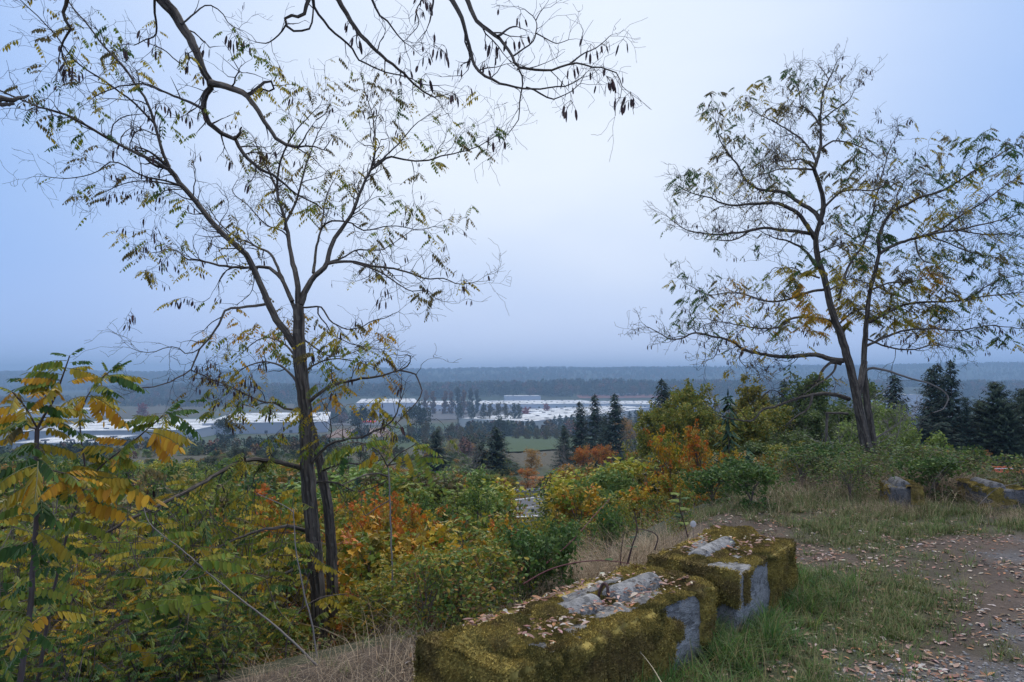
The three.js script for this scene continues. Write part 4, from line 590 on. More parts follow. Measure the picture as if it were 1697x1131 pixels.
{ // the twin-trunked locust left of the centre
  const base = groundAt(540, 7, 1100), T = new Locust('locust_tree', 'tall twin-trunked locust tree, half bare, standing on the bank left of the centre', 'tree', base, 1001, { trunk: 0.78, limb: 0.6 });
  const foot = seen(base)[1];
  T.bough('trunk', [[537, foot + 12], [530, 1075], [525, 960], [515, 850], [509, 770], [507, 700], [501, 640], [496, 590]], 6.85, 6.9, 17, 14, { step: 0.09, noTwig: true, flare: 0.5 });
  T.bough('trunk', [[556, foot + 8], [552, 1075], [550, 960], [545, 860], [535, 790], [522, 735], [510, 690]], 7.15, 7.0, 14, 9, { step: 0.09, noTwig: true, flare: 0.5 });
  T.bough('trunk', [[496, 592], [495, 550], [494, 508]], 6.9, 6.9, 14, 11, { noTwig: true });
  const B = (px, d1, r0, r1, o) => T.bough('limb', px, o?.d0 ?? 6.9, d1, r0, r1, o);
  B([[497, 588], [476, 555], [455, 525], [428, 464], [407, 422], [380, 398], [348, 366], [326, 336], [300, 306], [281, 282]], 6.5, 10, 6, { from: 0.45 });
  B([[281, 282], [266, 242], [254, 201], [243, 168], [222, 137], [203, 109], [175, 80], [142, 38], [112, 2], [90, -30]], 6.2, 5, 1.5, { d0: 6.5, from: 0.1 });
  B([[254, 203], [216, 166], [172, 134], [125, 102], [96, 64], [50, 15], [10, -20]], 5.7, 3.2, 1, { d0: 6.35 });
  B([[281, 282], [250, 265], [219, 251], [184, 232], [140, 207], [108, 190], [58, 175], [2, 152], [-30, 140]], 5.8, 5, 1.8, { d0: 6.5, from: 0.1 });
  B([[300, 308], [270, 299], [239, 293], [187, 268], [160, 285], [140, 292], [110, 296], [76, 293]], 6.0, 3, 0.9, { d0: 6.5 });
  B([[298, 308], [240, 300], [210, 303], [180, 315], [158, 324]], 6.9, 2.6, 0.9, { d0: 6.5 });
  B([[184, 232], [186, 208], [205, 193], [240, 188], [262, 172]], 6.3, 2, 0.8, { d0: 6.2, len: 0.7 });
  B([[447, 503], [420, 507], [400, 510], [375, 513], [362, 538], [346, 562], [331, 578], [322, 600], [316, 613], [285, 631], [262, 640], [240, 643]], 6.4, 4.2, 1.3, { d0: 6.8, from: 0.3, gap: 0.25 });
  B([[331, 578], [315, 586], [303, 585], [293, 575], [270, 578], [253, 584], [232, 583], [216, 577]], 6.3, 1.9, 0.8, { d0: 6.55 });
  B([[317, 614], [335, 622], [354, 631]], 6.7, 1.8, 1, { d0: 6.45, len: 0.6 });
  B([[484, 500], [465, 461], [450, 447], [439, 443], [415, 444], [396, 444], [359, 439], [330, 432], [311, 430], [288, 414], [253, 419]], 7.5, 6.5, 1.2, { from: 0.3 });
  B([[488, 512], [478, 485], [465, 456], [452, 427], [440, 415], [428, 411], [410, 401], [394, 395], [364, 371], [349, 350]], 7.7, 5.5, 1.4, { from: 0.45 });
  B([[495, 510], [492, 461], [486, 440], [481, 420], [476, 384], [470, 355], [460, 325], [453, 300], [440, 275], [425, 240]], 7.3, 9, 1.6, { from: 0.4 });
  B([[472, 370], [490, 335], [505, 280], [516, 248], [530, 215], [545, 190]], 7.9, 4, 1, { d0: 7.1, from: 0.2 });
  B([[458, 315], [464, 270], [480, 232], [505, 200], [530, 175]], 6.7, 3.6, 1, { d0: 7.2, from: 0.2 });
  B([[478, 400], [470, 385], [440, 372], [410, 340], [385, 318], [392, 300]], 7.9, 2.5, 0.9, { d0: 7.05 });
  B([[498, 505], [507, 480], [516, 464], [530, 450], [540, 440], [548, 408], [564, 382], [583, 355], [593, 328], [605, 300], [615, 280]], 7.4, 9.5, 3.6, { from: 0.55 });
  B([[615, 280], [622, 245], [620, 215], [618, 196], [608, 162], [600, 130]], 7.9, 3.4, 1, { d0: 7.4, from: 0.1 });
  B([[615, 281], [630, 270], [646, 260], [675, 266], [707, 266], [735, 258], [759, 253], [797, 241], [823, 224]], 7.0, 3.6, 1, { d0: 7.4, from: 0.2 });
  B([[620, 275], [640, 258], [654, 245], [672, 225], [690, 205], [715, 187]], 7.9, 3, 1, { d0: 7.4, from: 0.15 });
  B([[540, 438], [560, 434], [583, 434], [610, 440], [636, 443], [655, 446], [673, 451], [700, 460], [715, 463], [734, 461], [760, 471], [790, 467]], 6.6, 4.6, 0.9, { d0: 7.1, from: 0.25 });
  B([[586, 436], [610, 443], [633, 453], [662, 472], [683, 483], [707, 481], [722, 495]], 6.3, 3, 0.9, { d0: 6.95, from: 0.2 });
  B([[541, 436], [569, 427], [582, 418], [596, 414], [630, 415], [645, 408], [660, 398], [682, 382]], 7.7, 3.2, 0.9, { d0: 7.1, from: 0.25 });
  B([[519, 453], [524, 411], [532, 379], [536, 350], [541, 325], [552, 300]], 7.9, 4.5, 1.3, { d0: 7.1, from: 0.3 });
  B([[532, 379], [545, 368], [561, 366], [580, 369], [592, 377], [604, 382], [620, 380], [641, 375], [670, 376], [694, 382], [720, 375]], 7.5, 3, 0.9, { d0: 7.4, from: 0.2 });
  B([[499, 510], [518, 509], [532, 509], [540, 521], [548, 533], [562, 541], [577, 546], [598, 543], [614, 533], [636, 528], [660, 517]], 6.2, 3, 0.8, { from: 0.3, gap: 0.3, len: 0.6 });
  B([[527, 509], [527, 522], [540, 536], [546, 548], [553, 557], [568, 564], [580, 570], [600, 574], [626, 580]], 6.5, 2.4, 0.8, { d0: 6.7 });
  B([[510, 668], [522, 657], [540, 645], [561, 636], [580, 632], [598, 628], [617, 626], [636, 623], [652, 617], [660, 614], [678, 605], [680, 592], [674, 588]], 6.0, 5.5, 1.2, { from: 0.15, gap: 0.3, len: 0.7 });
  B([[662, 614], [676, 617], [688, 621], [694, 632], [699, 647], [694, 662], [682, 676], [668, 690], [655, 705]], 5.5, 2.8, 1.0, { d0: 6.05, gap: 0.3, len: 0.8 });
  B([[512, 775], [530, 752], [546, 737], [575, 728], [602, 724], [622, 714], [645, 702], [658, 685], [661, 668]], 5.5, 4.5, 1.2, { gap: 0.22, from: 0.2 });
  B([[502, 776], [480, 771], [454, 764], [430, 763], [414, 762], [390, 770], [374, 777], [345, 795], [323, 807], [290, 825], [252, 843], [202, 868], [126, 910]], 5.2, 7, 3, { gap: 0.2, from: 0.1 });
  B([[494, 680], [470, 677], [455, 668], [434, 666], [410, 655], [380, 640], [348, 628]], 6.4, 4, 1, { from: 0.1 });
  B([[505, 880], [480, 873], [449, 876], [420, 882], [394, 893], [350, 912]], 6.2, 5.5, 2, { gap: 0.2 });
  B([[520, 960], [490, 945], [465, 955], [430, 985]], 6.2, 5, 2, { gap: 0.25 });
  B([[497, 640], [470, 610], [440, 600], [405, 610], [370, 640]], 7.4, 4, 1, { gap: 0.13 }); B([[496, 600], [470, 570], [445, 560], [425, 565], [395, 590]], 7.6, 3.4, 1, { gap: 0.13 }); B([[500, 620], [530, 600], [560, 595], [590, 600], [620, 610]], 7.5, 3, 0.9, { gap: 0.14 }); B([[500, 560], [520, 575], [545, 590], [575, 588], [610, 572]], 7.2, 2.6, 0.9, { gap: 0.16 });
  B([[520, 800], [555, 800], [590, 815], [625, 805], [650, 790]], 6.6, 3.5, 1, { d0: 7 }); B([[535, 780], [570, 768], [600, 770], [640, 760]], 6.0, 3, 1, { d0: 7 });
  T.twigs({ len: 0.52, gap: 0.12, fork: 0.54 });
  T.leaves([[105, 55, 40, 5, 'dull'], [122, 62, 30, 4, 'lime'], [145, 105, 35, 3, 'yellow'], [100, 155, 40, 5, 'green'], [130, 195, 30, 5, 'lime'], [60, 150, 30, 3, 'dull'], [190, 75, 40, 4, 'lime'], [215, 85, 30, 3, 'yellow'],
    [550, 315, 40, 9, 'lime'], [525, 318, 30, 5, 'lime'], [660, 340, 45, 4, 'green'], [800, 225, 45, 9, 'green'], [815, 240, 30, 5, 'green'], [780, 230, 30, 3, 'lime'], [665, 150, 40, 5, 'green'], [700, 155, 30, 3, 'yellow'], [430, 355, 60, 4, 'lime'], [290, 400, 40, 5, 'lime'], [310, 415, 25, 3, 'yellow'], [270, 495, 50, 3, 'yellow'],
    [570, 660, 40, 6, 'lime'], [655, 700, 50, 10, 'lime'], [700, 700, 60, 6, 'yellow'], [620, 745, 60, 10, 'lime'], [700, 760, 70, 8, 'lime'], [590, 770, 50, 7, 'lime'], [520, 720, 40, 3, 'lime'], [440, 740, 50, 7, 'yellow'],
    ...cover(7, 180, 340, 780, 500, 34, 2.6, (x, y) => fbm(x * 0.012, y * 0.012, 3) > 0.45 ? 1 : 0.25, (x, y, r) => pick(['yellow', 'yellow', 'dull', 'lime'], r)), ...cover(8, 400, 120, 800, 330, 32, 2.7, (x, y) => fbm(x * 0.012, y * 0.012, 5) > 0.42 ? 1 : 0.3, (x, y, r) => pick(['yellow', 'dull', 'dull', 'lime'], r)), ...cover(6, 60, 30, 300, 330, 40, 1.9, (x, y) => fbm(x * 0.014, y * 0.014, 4) > 0.45 ? 1 : 0.2, (x, y, r) => pick(['dull', 'lime', 'yellow', 'green'], r)), ...cover(9, 360, 540, 640, 670, 30, 5.5, (x, y) => 1, (x, y, r) => pick(['yellow', 'yellow', 'dull', 'gold', 'lime'], r)), ...cover(10, 260, 680, 500, 800, 34, 5, () => 1, (x, y, r) => pick(['yellow', 'lime', 'lime', 'dull'], r)), ...cover(12, 300, 820, 500, 960, 42, 3, () => 1, (x, y, r) => pick(['yellow', 'lime', 'lime', 'green'], r))], 0.92, 298);
  T.pods([[100, 90, 60, 8], [65, 155, 40, 5], [245, 205, 60, 5], [240, 245, 50, 6], [225, 320, 60, 16], [205, 335, 40, 8], [240, 370, 60, 10], [250, 430, 60, 10], [320, 465, 40, 6], [265, 510, 50, 6], [310, 600, 40, 8], [620, 170, 60, 14], [590, 160, 50, 8], [700, 360, 60, 6], [670, 380, 50, 5], [760, 440, 50, 7], [770, 470, 30, 4], [620, 470, 60, 5], [545, 540, 60, 8], [395, 600, 60, 16], [380, 640, 60, 18], [440, 640, 50, 10], [560, 600, 60, 14], [650, 670, 40, 10], [640, 690, 40, 10], [430, 730, 60, 14], [300, 800, 80, 8], [370, 700, 60, 10], ...cover(13, 180, 120, 760, 520, 44, 1.2, (x, y) => fbm(x * 0.02, y * 0.02, 9) > 0.48 ? 1.3 : 0.3)], 0.95, 190);
}
{ // the locust at the right, two trunks from one foot
  const base = groundAt(1449, 12, 780); base.y = at(1449, 779, 12).y; const T = new Locust('locust_tree', 'tall locust tree with two dark trunks and yellowing leaves at the right', 'tree', base, 1002, { trunk: 0.5, limb: 0.6, thin: 0.0024 });
  T.bough('trunk', [[1449, 790], [1442, 760], [1432, 720], [1420, 660], [1410, 612], [1396, 562], [1386, 535], [1376, 505], [1365, 456], [1354, 420], [1353, 393], [1360, 367], [1365, 340], [1361, 315], [1349, 280]], 12, 12.2, 19, 6.5, { step: 0.12, noTwig: true, taper: 0.75, flare: 0.12 });
  T.bough('trunk', [[1458, 788], [1452, 765], [1442, 700], [1434, 640], [1432, 595], [1436, 540], [1441, 491], [1451, 449], [1458, 418]], 12.25, 12.3, 15, 5.5, { step: 0.12, noTwig: true, taper: 0.7, flare: 0.12 });
  T.bough('trunk', [[1422, 655], [1428, 625], [1433, 600]], 12.05, 12.25, 11, 10, { noTwig: true });
  const B = (px, d1, r0, r1, o) => T.bough('limb', px, o?.d0 ?? 12.15, d1, r0, r1, o);
  B([[1349, 282], [1360, 243], [1360, 193], [1364, 155], [1374, 132], [1384, 110], [1389, 100]], 12.4, 5.5, 1, { from: 0.15, len: 0.6 });
  B([[1358, 205], [1340, 182], [1328, 174], [1324, 150], [1316, 132]], 12.8, 2.8, 0.9); B([[1364, 198], [1378, 186], [1392, 177], [1408, 165], [1416, 150]], 11.8, 2.6, 0.9); B([[1374, 132], [1365, 118], [1356, 108]], 12.8, 2, 0.8, { len: 0.6 });
  B([[1354, 268], [1341, 246], [1328, 230], [1312, 219], [1280, 200], [1262, 192], [1246, 183]], 13, 3.6, 1, { from: 0.15 }); B([[1349, 279], [1330, 264], [1315, 266], [1299, 267], [1282, 262]], 11.4, 3.2, 1); B([[1362, 246], [1381, 234], [1400, 235], [1437, 248], [1455, 262]], 11.6, 3, 0.9);
  B([[1350, 281], [1330, 280], [1312, 280], [1293, 280], [1274, 286], [1259, 291], [1240, 300]], 13, 3.2, 1);
  B([[1363, 372], [1357, 361], [1350, 352], [1340, 345], [1328, 338], [1314, 328], [1299, 319], [1283, 317], [1256, 313], [1232, 293], [1224, 275], [1208, 256], [1193, 230], [1187, 208]], 12.9, 7, 1, { from: 0.2 });
  B([[1351, 396], [1338, 374], [1323, 354], [1304, 343], [1288, 337], [1268, 337], [1246, 338], [1214, 341], [1192, 335], [1177, 328], [1150, 321], [1132, 314]], 11.2, 7, 1, { from: 0.25 });
  B([[1346, 388], [1318, 383], [1293, 381], [1272, 378], [1254, 380], [1236, 384], [1219, 386], [1187, 389], [1160, 386], [1138, 381], [1120, 370], [1108, 360]], 12.9, 5.5, 1, { from: 0.2 });
  B([[1240, 384], [1222, 396], [1200, 399], [1180, 396]], 11.8, 2.8, 0.9, { d0: 12.6 });
  B([[1356, 446], [1345, 430], [1336, 417], [1326, 409], [1315, 404], [1302, 398], [1288, 396], [1274, 390], [1262, 384]], 11.3, 5, 1);
  B([[1359, 461], [1340, 455], [1328, 454], [1322, 447], [1312, 444], [1296, 445], [1283, 444], [1275, 455], [1270, 462]], 12.8, 2.8, 0.8, { len: 0.6, gap: 0.3 });
  B([[1376, 480], [1350, 482], [1325, 490], [1300, 498], [1277, 500], [1264, 498], [1251, 494], [1230, 487], [1203, 486], [1186, 489], [1171, 488], [1155, 480], [1140, 472]], 13, 4.2, 0.9, { from: 0.15 });
  B([[1382, 534], [1360, 528], [1341, 526], [1325, 526], [1309, 530], [1297, 540], [1283, 544], [1262, 545], [1240, 542], [1210, 536], [1179, 531]], 11.2, 4.5, 0.9, { from: 0.15 });
  B([[1398, 598], [1375, 595], [1352, 588], [1326, 590], [1299, 592], [1276, 589], [1254, 585], [1240, 582], [1230, 579], [1220, 570], [1209, 565], [1194, 560], [1177, 557], [1162, 553], [1150, 552], [1132, 560], [1113, 563], [1094, 553], [1076, 543]], 11.2, 7.5, 0.9, { from: 0.2 });
  B([[1197, 563], [1190, 578], [1184, 592], [1170, 598]], 11.0, 2, 0.8, { d0: 11.5 }); B([[1230, 578], [1226, 596], [1238, 610]], 11.2, 2, 0.8, { d0: 11.6 });
  B([[1394, 603], [1380, 601], [1372, 605], [1362, 617], [1357, 631]], 12, 5, 3, { len: 0.4, gap: 0.4 }); B([[1386, 602], [1384, 612], [1373, 625], [1352, 639], [1334, 653]], 11.7, 3.5, 1.5, { gap: 0.3, len: 0.6 });
  B([[1408, 662], [1392, 656], [1375, 653], [1360, 653], [1346, 655], [1333, 658], [1320, 661], [1306, 666], [1293, 671], [1280, 676], [1267, 678], [1259, 684], [1255, 690], [1249, 696], [1243, 698], [1232, 698], [1222, 696], [1202, 692]], 11.3, 6, 1.5, { gap: 0.3, len: 0.8 });
  B([[1346, 656], [1343, 671], [1334, 682], [1324, 688], [1316, 693], [1308, 700]], 11.5, 4, 1.2, { d0: 11.8, gap: 0.35 }); B([[1262, 660], [1275, 648], [1284, 647], [1295, 655], [1304, 662]], 11.5, 1.8, 1, { d0: 11.4, gap: 0.4, len: 0.6 });
  T.bough('broken_branch', [[1406, 686], [1388, 685], [1370, 685]], 12, 12, 2.2, 1.8, { noTwig: true }); T.bough('hanging_stick', [[1371, 684], [1370, 710], [1369, 736]], 12, 12, 2.6, 2, { noTwig: true });
  B([[1424, 632], [1430, 620], [1438, 613], [1446, 610], [1455, 611], [1475, 616], [1495, 623], [1518, 630], [1538, 635], [1556, 644], [1572, 657], [1570, 668], [1562, 679], [1548, 684]], 11.6, 4, 1.2, { d0: 12.25, mat: M.grey, gap: 0.6, len: 0.3 });
  // right half of the crown
  B([[1458, 420], [1456, 395], [1465, 372], [1473, 358], [1484, 348], [1505, 338], [1524, 327], [1555, 319], [1584, 304], [1612, 285], [1643, 265], [1674, 246], [1700, 236]], 11.3, 5.5, 1, { d0: 12.3, from: 0.2 });
  B([[1472, 360], [1478, 345], [1486, 335], [1488, 320], [1500, 300], [1520, 285]], 12.9, 2.8, 0.9, { d0: 12.2 });
  B([[1459, 420], [1472, 411], [1488, 404], [1514, 396], [1538, 389], [1564, 378], [1592, 358], [1629, 336], [1663, 310], [1700, 287]], 12.9, 5, 1, { d0: 12.3, from: 0.2 });
  B([[1538, 390], [1565, 384], [1589, 381], [1629, 372], [1663, 364], [1700, 352]], 11.8, 3.4, 1, { d0: 12.4 }); B([[1589, 382], [1612, 386], [1635, 389], [1668, 388], [1700, 395]], 12.8, 2.6, 1, { d0: 12.1 }); B([[1518, 400], [1520, 415], [1530, 432], [1550, 437], [1580, 430]], 12.6, 2.4, 0.9, { d0: 12.3 }); B([[1545, 394], [1570, 402], [1592, 412], [1615, 420], [1640, 425]], 12, 2.4, 0.9, { d0: 12.4 });
  B([[1440, 535], [1468, 520], [1500, 505], [1538, 501], [1575, 500], [1604, 496], [1630, 492], [1665, 488], [1700, 484]], 11.4, 4.4, 1, { d0: 12.3, from: 0.1 }); B([[1600, 496], [1618, 486], [1640, 472], [1665, 462], [1695, 455]], 12.2, 2, 0.9, { d0: 11.8 });
  B([[1434, 575], [1465, 560], [1500, 548], [1540, 545], [1590, 548], [1640, 540], [1690, 545]], 11.4, 3.6, 0.9, { d0: 12.3 }); B([[1434, 560], [1470, 575], [1510, 580], [1550, 572], [1590, 580]], 12.6, 3, 0.9, { d0: 12.3 });
  B([[1390, 498], [1403, 450], [1417, 425], [1431, 406], [1445, 361], [1454, 321], [1465, 279], [1476, 245], [1488, 222]], 12.9, 4.2, 1, { from: 0.2 });
  B([[1363, 347], [1380, 330], [1395, 318], [1410, 315], [1422, 315], [1448, 316], [1473, 303]], 11.7, 3.8, 1); B([[1376, 480], [1395, 470], [1412, 462], [1440, 470]], 12.9, 3, 1); B([[1354, 420], [1375, 412], [1392, 406], [1412, 403]], 11.6, 2.8, 0.9); B([[1388, 540], [1410, 520], [1430, 512], [1480, 530]], 12.8, 3, 1); B([[1445, 480], [1470, 470], [1500, 468], [1540, 462]], 11.8, 3, 0.9);
  T.twigs({ len: 0.7, gap: 0.13, fork: 0.58 });
  const tone = (x, y, r) => y > 440 && y < 580 && x > 1200 && x < 1560 ? pick(['yellow', 'yellow', 'lime', 'dull', 'gold'], r) : x > 1540 ? pick(['green', 'lime', 'dull', 'yellow', 'green'], r) : pick(['dull', 'dull', 'yellow', 'green', 'green'], r);
  T.leaves([[1192, 190, 50, 7, 'green'], [1232, 172, 40, 5, 'green'], [1180, 235, 50, 6, 'dull'], [1113, 362, 40, 5, 'lime'], [1640, 240, 50, 6, 'green'], [1690, 245, 40, 5, 'green'], [1480, 220, 40, 4, 'green'], [1540, 280, 60, 8, 'green'], [1690, 300, 50, 8, 'dull'],
    ...cover(21, 1130, 120, 1420, 330, 24, 8, (x, y) => fbm(x * 0.014, y * 0.014, 5) > 0.42 ? 1.1 : 0.35, tone), ...cover(22, 1110, 330, 1420, 440, 28, 4.2, (x, y) => fbm(x * 0.014, y * 0.014, 5) > 0.45 ? 1 : 0.3, tone), ...cover(23, 1400, 220, 1700, 440, 24, 10, (x, y) => fbm(x * 0.014, y * 0.014, 5) > 0.4 ? 1.2 : 0.4, tone), ...cover(24, 1120, 470, 1300, 560, 24, 8, (x, y) => fbm(x * 0.014, y * 0.014, 5) > 0.4 ? 1 : 0.4, tone), ...cover(25, 1300, 445, 1560, 560, 20, 17, () => 1, tone), ...cover(26, 1540, 440, 1700, 590, 26, 6.5, () => 1, tone), ...cover(27, 1180, 560, 1420, 640, 28, 4, () => 1, tone)], 0.92, 298);
  T.pods([[1380, 110, 40, 18], [1400, 140, 40, 12], [1320, 180, 50, 10], [1270, 215, 60, 14], [1200, 260, 60, 12], [1460, 250, 50, 16], [1470, 290, 50, 12], [1440, 340, 60, 8], [1250, 330, 60, 10], [1120, 370, 40, 5], [1200, 480, 60, 10], [1120, 545, 60, 14], [1090, 545, 40, 8], [1250, 560, 60, 8], [1400, 500, 60, 14], [1640, 300, 60, 10], [1680, 240, 40, 6], [1600, 350, 60, 10], [1670, 560, 60, 12], [1600, 520, 60, 10], [1480, 570, 60, 8], ...cover(28, 1130, 110, 1690, 600, 34, 2.2, (x, y) => fbm(x * 0.02, y * 0.02, 9) > 0.48 ? 1.4 : 0.3)], 1.1, 200);
}
{ // the near locust whose boughs reach in over the camera from the left
  const base = V(-5.2, gy(-5.2, -0.4) - 0.1, -0.4), T = new Locust('locust_tree', 'near locust whose dark crooked boughs hang into the top of the view', 'tree', base, 1003, { limb: 0.88, thin: 0.0011 }); const L = (p) => T.local(p);
  const own = (name, ps, r0, r1, o = {}) => { const pts = new THREE.CatmullRomCurve3(ps.map(L)).getSpacedPoints(28), b = new MB(); b.tube(pts, pts.map((_, k) => lerp(r0, r1, k / 28)), 12, C.white, true, 0.2); part(name, b.geo(), M.bark, T.t); };
  own('trunk', [base.clone().add(V(0, -0.3, 0)), V(-5.1, 1.6, -0.5), V(-4.9, 3.6, -0.7), V(-4.4, 5.4, -1.0)], 0.24, 0.12);
  const E1 = at(268, -2, 4.5), E2 = at(560, -2, 4.4), E3 = at(748, -2, 4.2), E4 = at(772, -6, 4.2), E5 = at(-8, 166, 3.6), E6 = at(111, -2, 4.0);
  own('limb', [V(-4.6, 4.9, -0.9), V(-3.9, 5.6, -2.2), V(-3.0, 5.4, -3.6), E1.clone().add(V(-0.22, 0.35, 0.15)), E1], 0.085, 0.042);
  own('limb', [V(-4.4, 5.4, -1.0), V(-3.2, 6.4, -2.2), V(-1.9, 5.9, -3.4), E2.clone().add(V(-0.2, 0.4, 0.2)), E2], 0.07, 0.02); own('limb', [V(-3.2, 6.4, -2.2), V(-1.8, 6.5, -2.9), V(-0.9, 5.4, -3.8), E3.clone().add(V(-0.15, 0.3, 0.12)), E3], 0.05, 0.02); own('limb', [V(-1.8, 6.5, -2.9), V(-0.7, 5.6, -3.7), E4.clone().add(V(-0.1, 0.25, 0.1)), E4], 0.035, 0.02);
  own('limb', [V(-5.0, 2.9, -0.6), V(-4.4, 3.4, -2.0), E5.clone().add(V(-0.5, 0.12, 0.5)), E5], 0.05, 0.026); own('limb', [V(-3.9, 5.6, -2.2), V(-3.2, 4.9, -3.2), E6.clone().add(V(-0.1, 0.3, 0.1)), E6], 0.03, 0.012);
  const B = (px, d0, d1, r0, r1, o = {}) => T.bough('limb', px, d0, d1, r0, r1, { step: 0.05, ...o });
  B([[268, -2], [282, 14], [295, 32], [318, 70], [328, 95], [336, 117], [346, 132], [350, 142], [343, 152], [338, 166], [336, 181], [340, 192], [345, 203], [356, 213], [368, 222], [388, 230], [398, 245], [409, 260], [420, 271], [431, 281], [450, 290], [470, 303], [490, 322], [520, 336], [532, 345]], 4.5, 4.9, 11, 1.2, { taper: 0.62, from: 0.12, len: 0.9 });
  B([[349, 137], [362, 140], [377, 143], [393, 150], [409, 158], [424, 178], [440, 205], [452, 222], [465, 235], [478, 241], [493, 244]], 4.6, 4.3, 7, 2.6, { from: 0.1, gap: 0.2 });
  B([[409, 158], [420, 152], [432, 142], [446, 133], [452, 138], [453, 148], [445, 152], [436, 148]], 4.5, 4.6, 4, 1.6, { gap: 0.3, len: 0.5 });
  B([[388, 230], [396, 224], [400, 211]], 4.7, 4.6, 4.5, 1.5, { noTwig: true });
  B([[336, 181], [315, 170], [295, 162], [263, 149], [248, 142], [233, 139], [215, 141], [198, 143], [175, 152], [155, 161]], 4.6, 5.2, 3.2, 1, { gap: 0.14 });
  B([[332, 112], [322, 100], [310, 95], [300, 105], [270, 82], [240, 70]], 4.6, 5.2, 2, 0.8, { gap: 0.16 }); B([[256, -2], [256, 20], [259, 45], [256, 60], [240, 66], [222, 75]], 4.4, 4.8, 2.6, 1); B([[300, 40], [325, 20], [345, 8], [365, 18], [380, 40], [395, 48]], 4.5, 4.9, 2.2, 0.8);
  B([[111, -2], [109, 8], [103, 28], [117, 44], [108, 60], [100, 82]], 4.0, 4.2, 4, 2, { gap: 0.14 });
  B([[-8, 166], [8, 164], [22, 166], [35, 161], [47, 158]], 3.6, 3.7, 7.5, 2.2, { noTwig: true }); B([[-5, 172], [10, 173], [22, 172]], 3.6, 3.65, 5, 3, { noTwig: true });
  B([[560, -2], [575, 24], [590, 49], [612, 72], [624, 86], [635, 94], [652, 108], [669, 121], [682, 135], [695, 147], [706, 155], [719, 161]], 4.4, 5.0, 5, 1.6, { from: 0.15, gap: 0.16 });
  B([[519, -2], [522, 15], [536, 34], [552, 53], [568, 65], [582, 79], [588, 90], [593, 98], [612, 108], [631, 117], [654, 123], [676, 128], [700, 140], [725, 142]], 4.4, 5.0, 2.8, 1, { from: 0.2, gap: 0.2 });
  B([[512, -2], [508, 10], [505, 22], [499, 28], [488, 26], [477, 26], [472, 32], [473, 40], [480, 47], [486, 51], [500, 50], [514, 45], [517, 30], [519, 14]], 4.4, 4.5, 4, 1.6, { gap: 0.35, len: 0.6 }); B([[473, 42], [465, 55], [452, 66], [440, 72], [425, 70]], 4.45, 4.7, 2, 0.9);
  B([[616, -2], [621, 10], [627, 23], [638, 32], [646, 38], [652, 50], [660, 60], [670, 70]], 4.4, 4.5, 2.5, 1.2, { gap: 0.2 }); B([[718, -2], [716, 15], [712, 36]], 4.4, 4.4, 2.2, 1.4, { gap: 0.2 }); B([[700, -2], [690, 18], [694, 40], [680, 58]], 4.4, 4.8, 1.4, 0.8, { gap: 0.14 });
  B([[748, -2], [756, 12], [763, 26], [768, 40], [771, 57], [778, 78], [784, 98], [787, 110], [793, 118], [809, 128], [827, 138], [844, 142], [861, 145], [878, 146], [895, 147], [922, 145], [948, 139], [962, 130]], 4.2, 4.0, 5, 1, { from: 0.12, gap: 0.17, taper: 0.7 });
  B([[872, 145], [888, 150], [903, 160], [918, 164], [934, 158], [948, 151], [962, 138]], 4.05, 4.3, 2, 0.9, { gap: 0.2 });
  B([[772, -6], [778, 10], [783, 22], [790, 34], [806, 48], [823, 60], [836, 74], [846, 87], [852, 100], [857, 109], [872, 114], [888, 115], [906, 116], [922, 113], [944, 106], [965, 107], [986, 111], [1005, 115], [1020, 121], [1028, 132], [1031, 143]], 4.2, 3.9, 5, 0.9, { from: 0.12, gap: 0.17, taper: 0.7 });
  B([[852, 92], [866, 82], [880, 72], [886, 62], [888, 53], [890, 44], [888, 34], [880, 24], [869, 15]], 4.1, 4.4, 2, 0.8, { gap: 0.14 }); B([[888, 55], [905, 64], [922, 72], [942, 66]], 4.2, 4.5, 1.4, 0.8, { gap: 0.14 }); B([[888, 34], [894, 22], [900, 14]], 4.3, 4.4, 1.2, 0.7); B([[944, 106], [956, 97], [967, 89], [978, 84], [989, 79], [1000, 70], [1010, 60]], 4.0, 4.2, 2, 0.8, { gap: 0.14 });
  B([[859, 113], [864, 123], [867, 132], [864, 150], [861, 170], [861, 185], [859, 200], [850, 212], [842, 222]], 4.05, 4.1, 1.8, 0.8, { gap: 0.16 }); B([[825, 60], [836, 52], [846, 46], [856, 44]], 4.1, 4.2, 3, 1.4, { gap: 0.3, len: 0.6 });
  T.twigs({ len: 0.34, gap: 0.12, fork: 0.55, deep: 3 });
  T.leaves([[410, 70, 45, 6, 'lime'], [415, 100, 40, 8, 'lime'], [435, 92, 30, 4, 'green'], [280, 20, 40, 3, 'yellow'], [345, 110, 25, 2, 'yellow'], [275, 200, 45, 4, 'lime'], [305, 195, 40, 4, 'lime'], [300, 70, 50, 4, 'yellow'], [280, 90, 40, 3, 'lime'], [465, 145, 40, 6, 'yellow'], [415, 190, 40, 3, 'yellow'], [395, 240, 60, 5, 'dull'], [110, 60, 40, 3, 'dull'], [200, 145, 50, 3, 'yellow'], [440, 275, 60, 6, 'dull'], [160, 160, 40, 3, 'lime'], [480, 320, 60, 5, 'lime'], [530, 340, 40, 4, 'lime']], 0.62, 120);
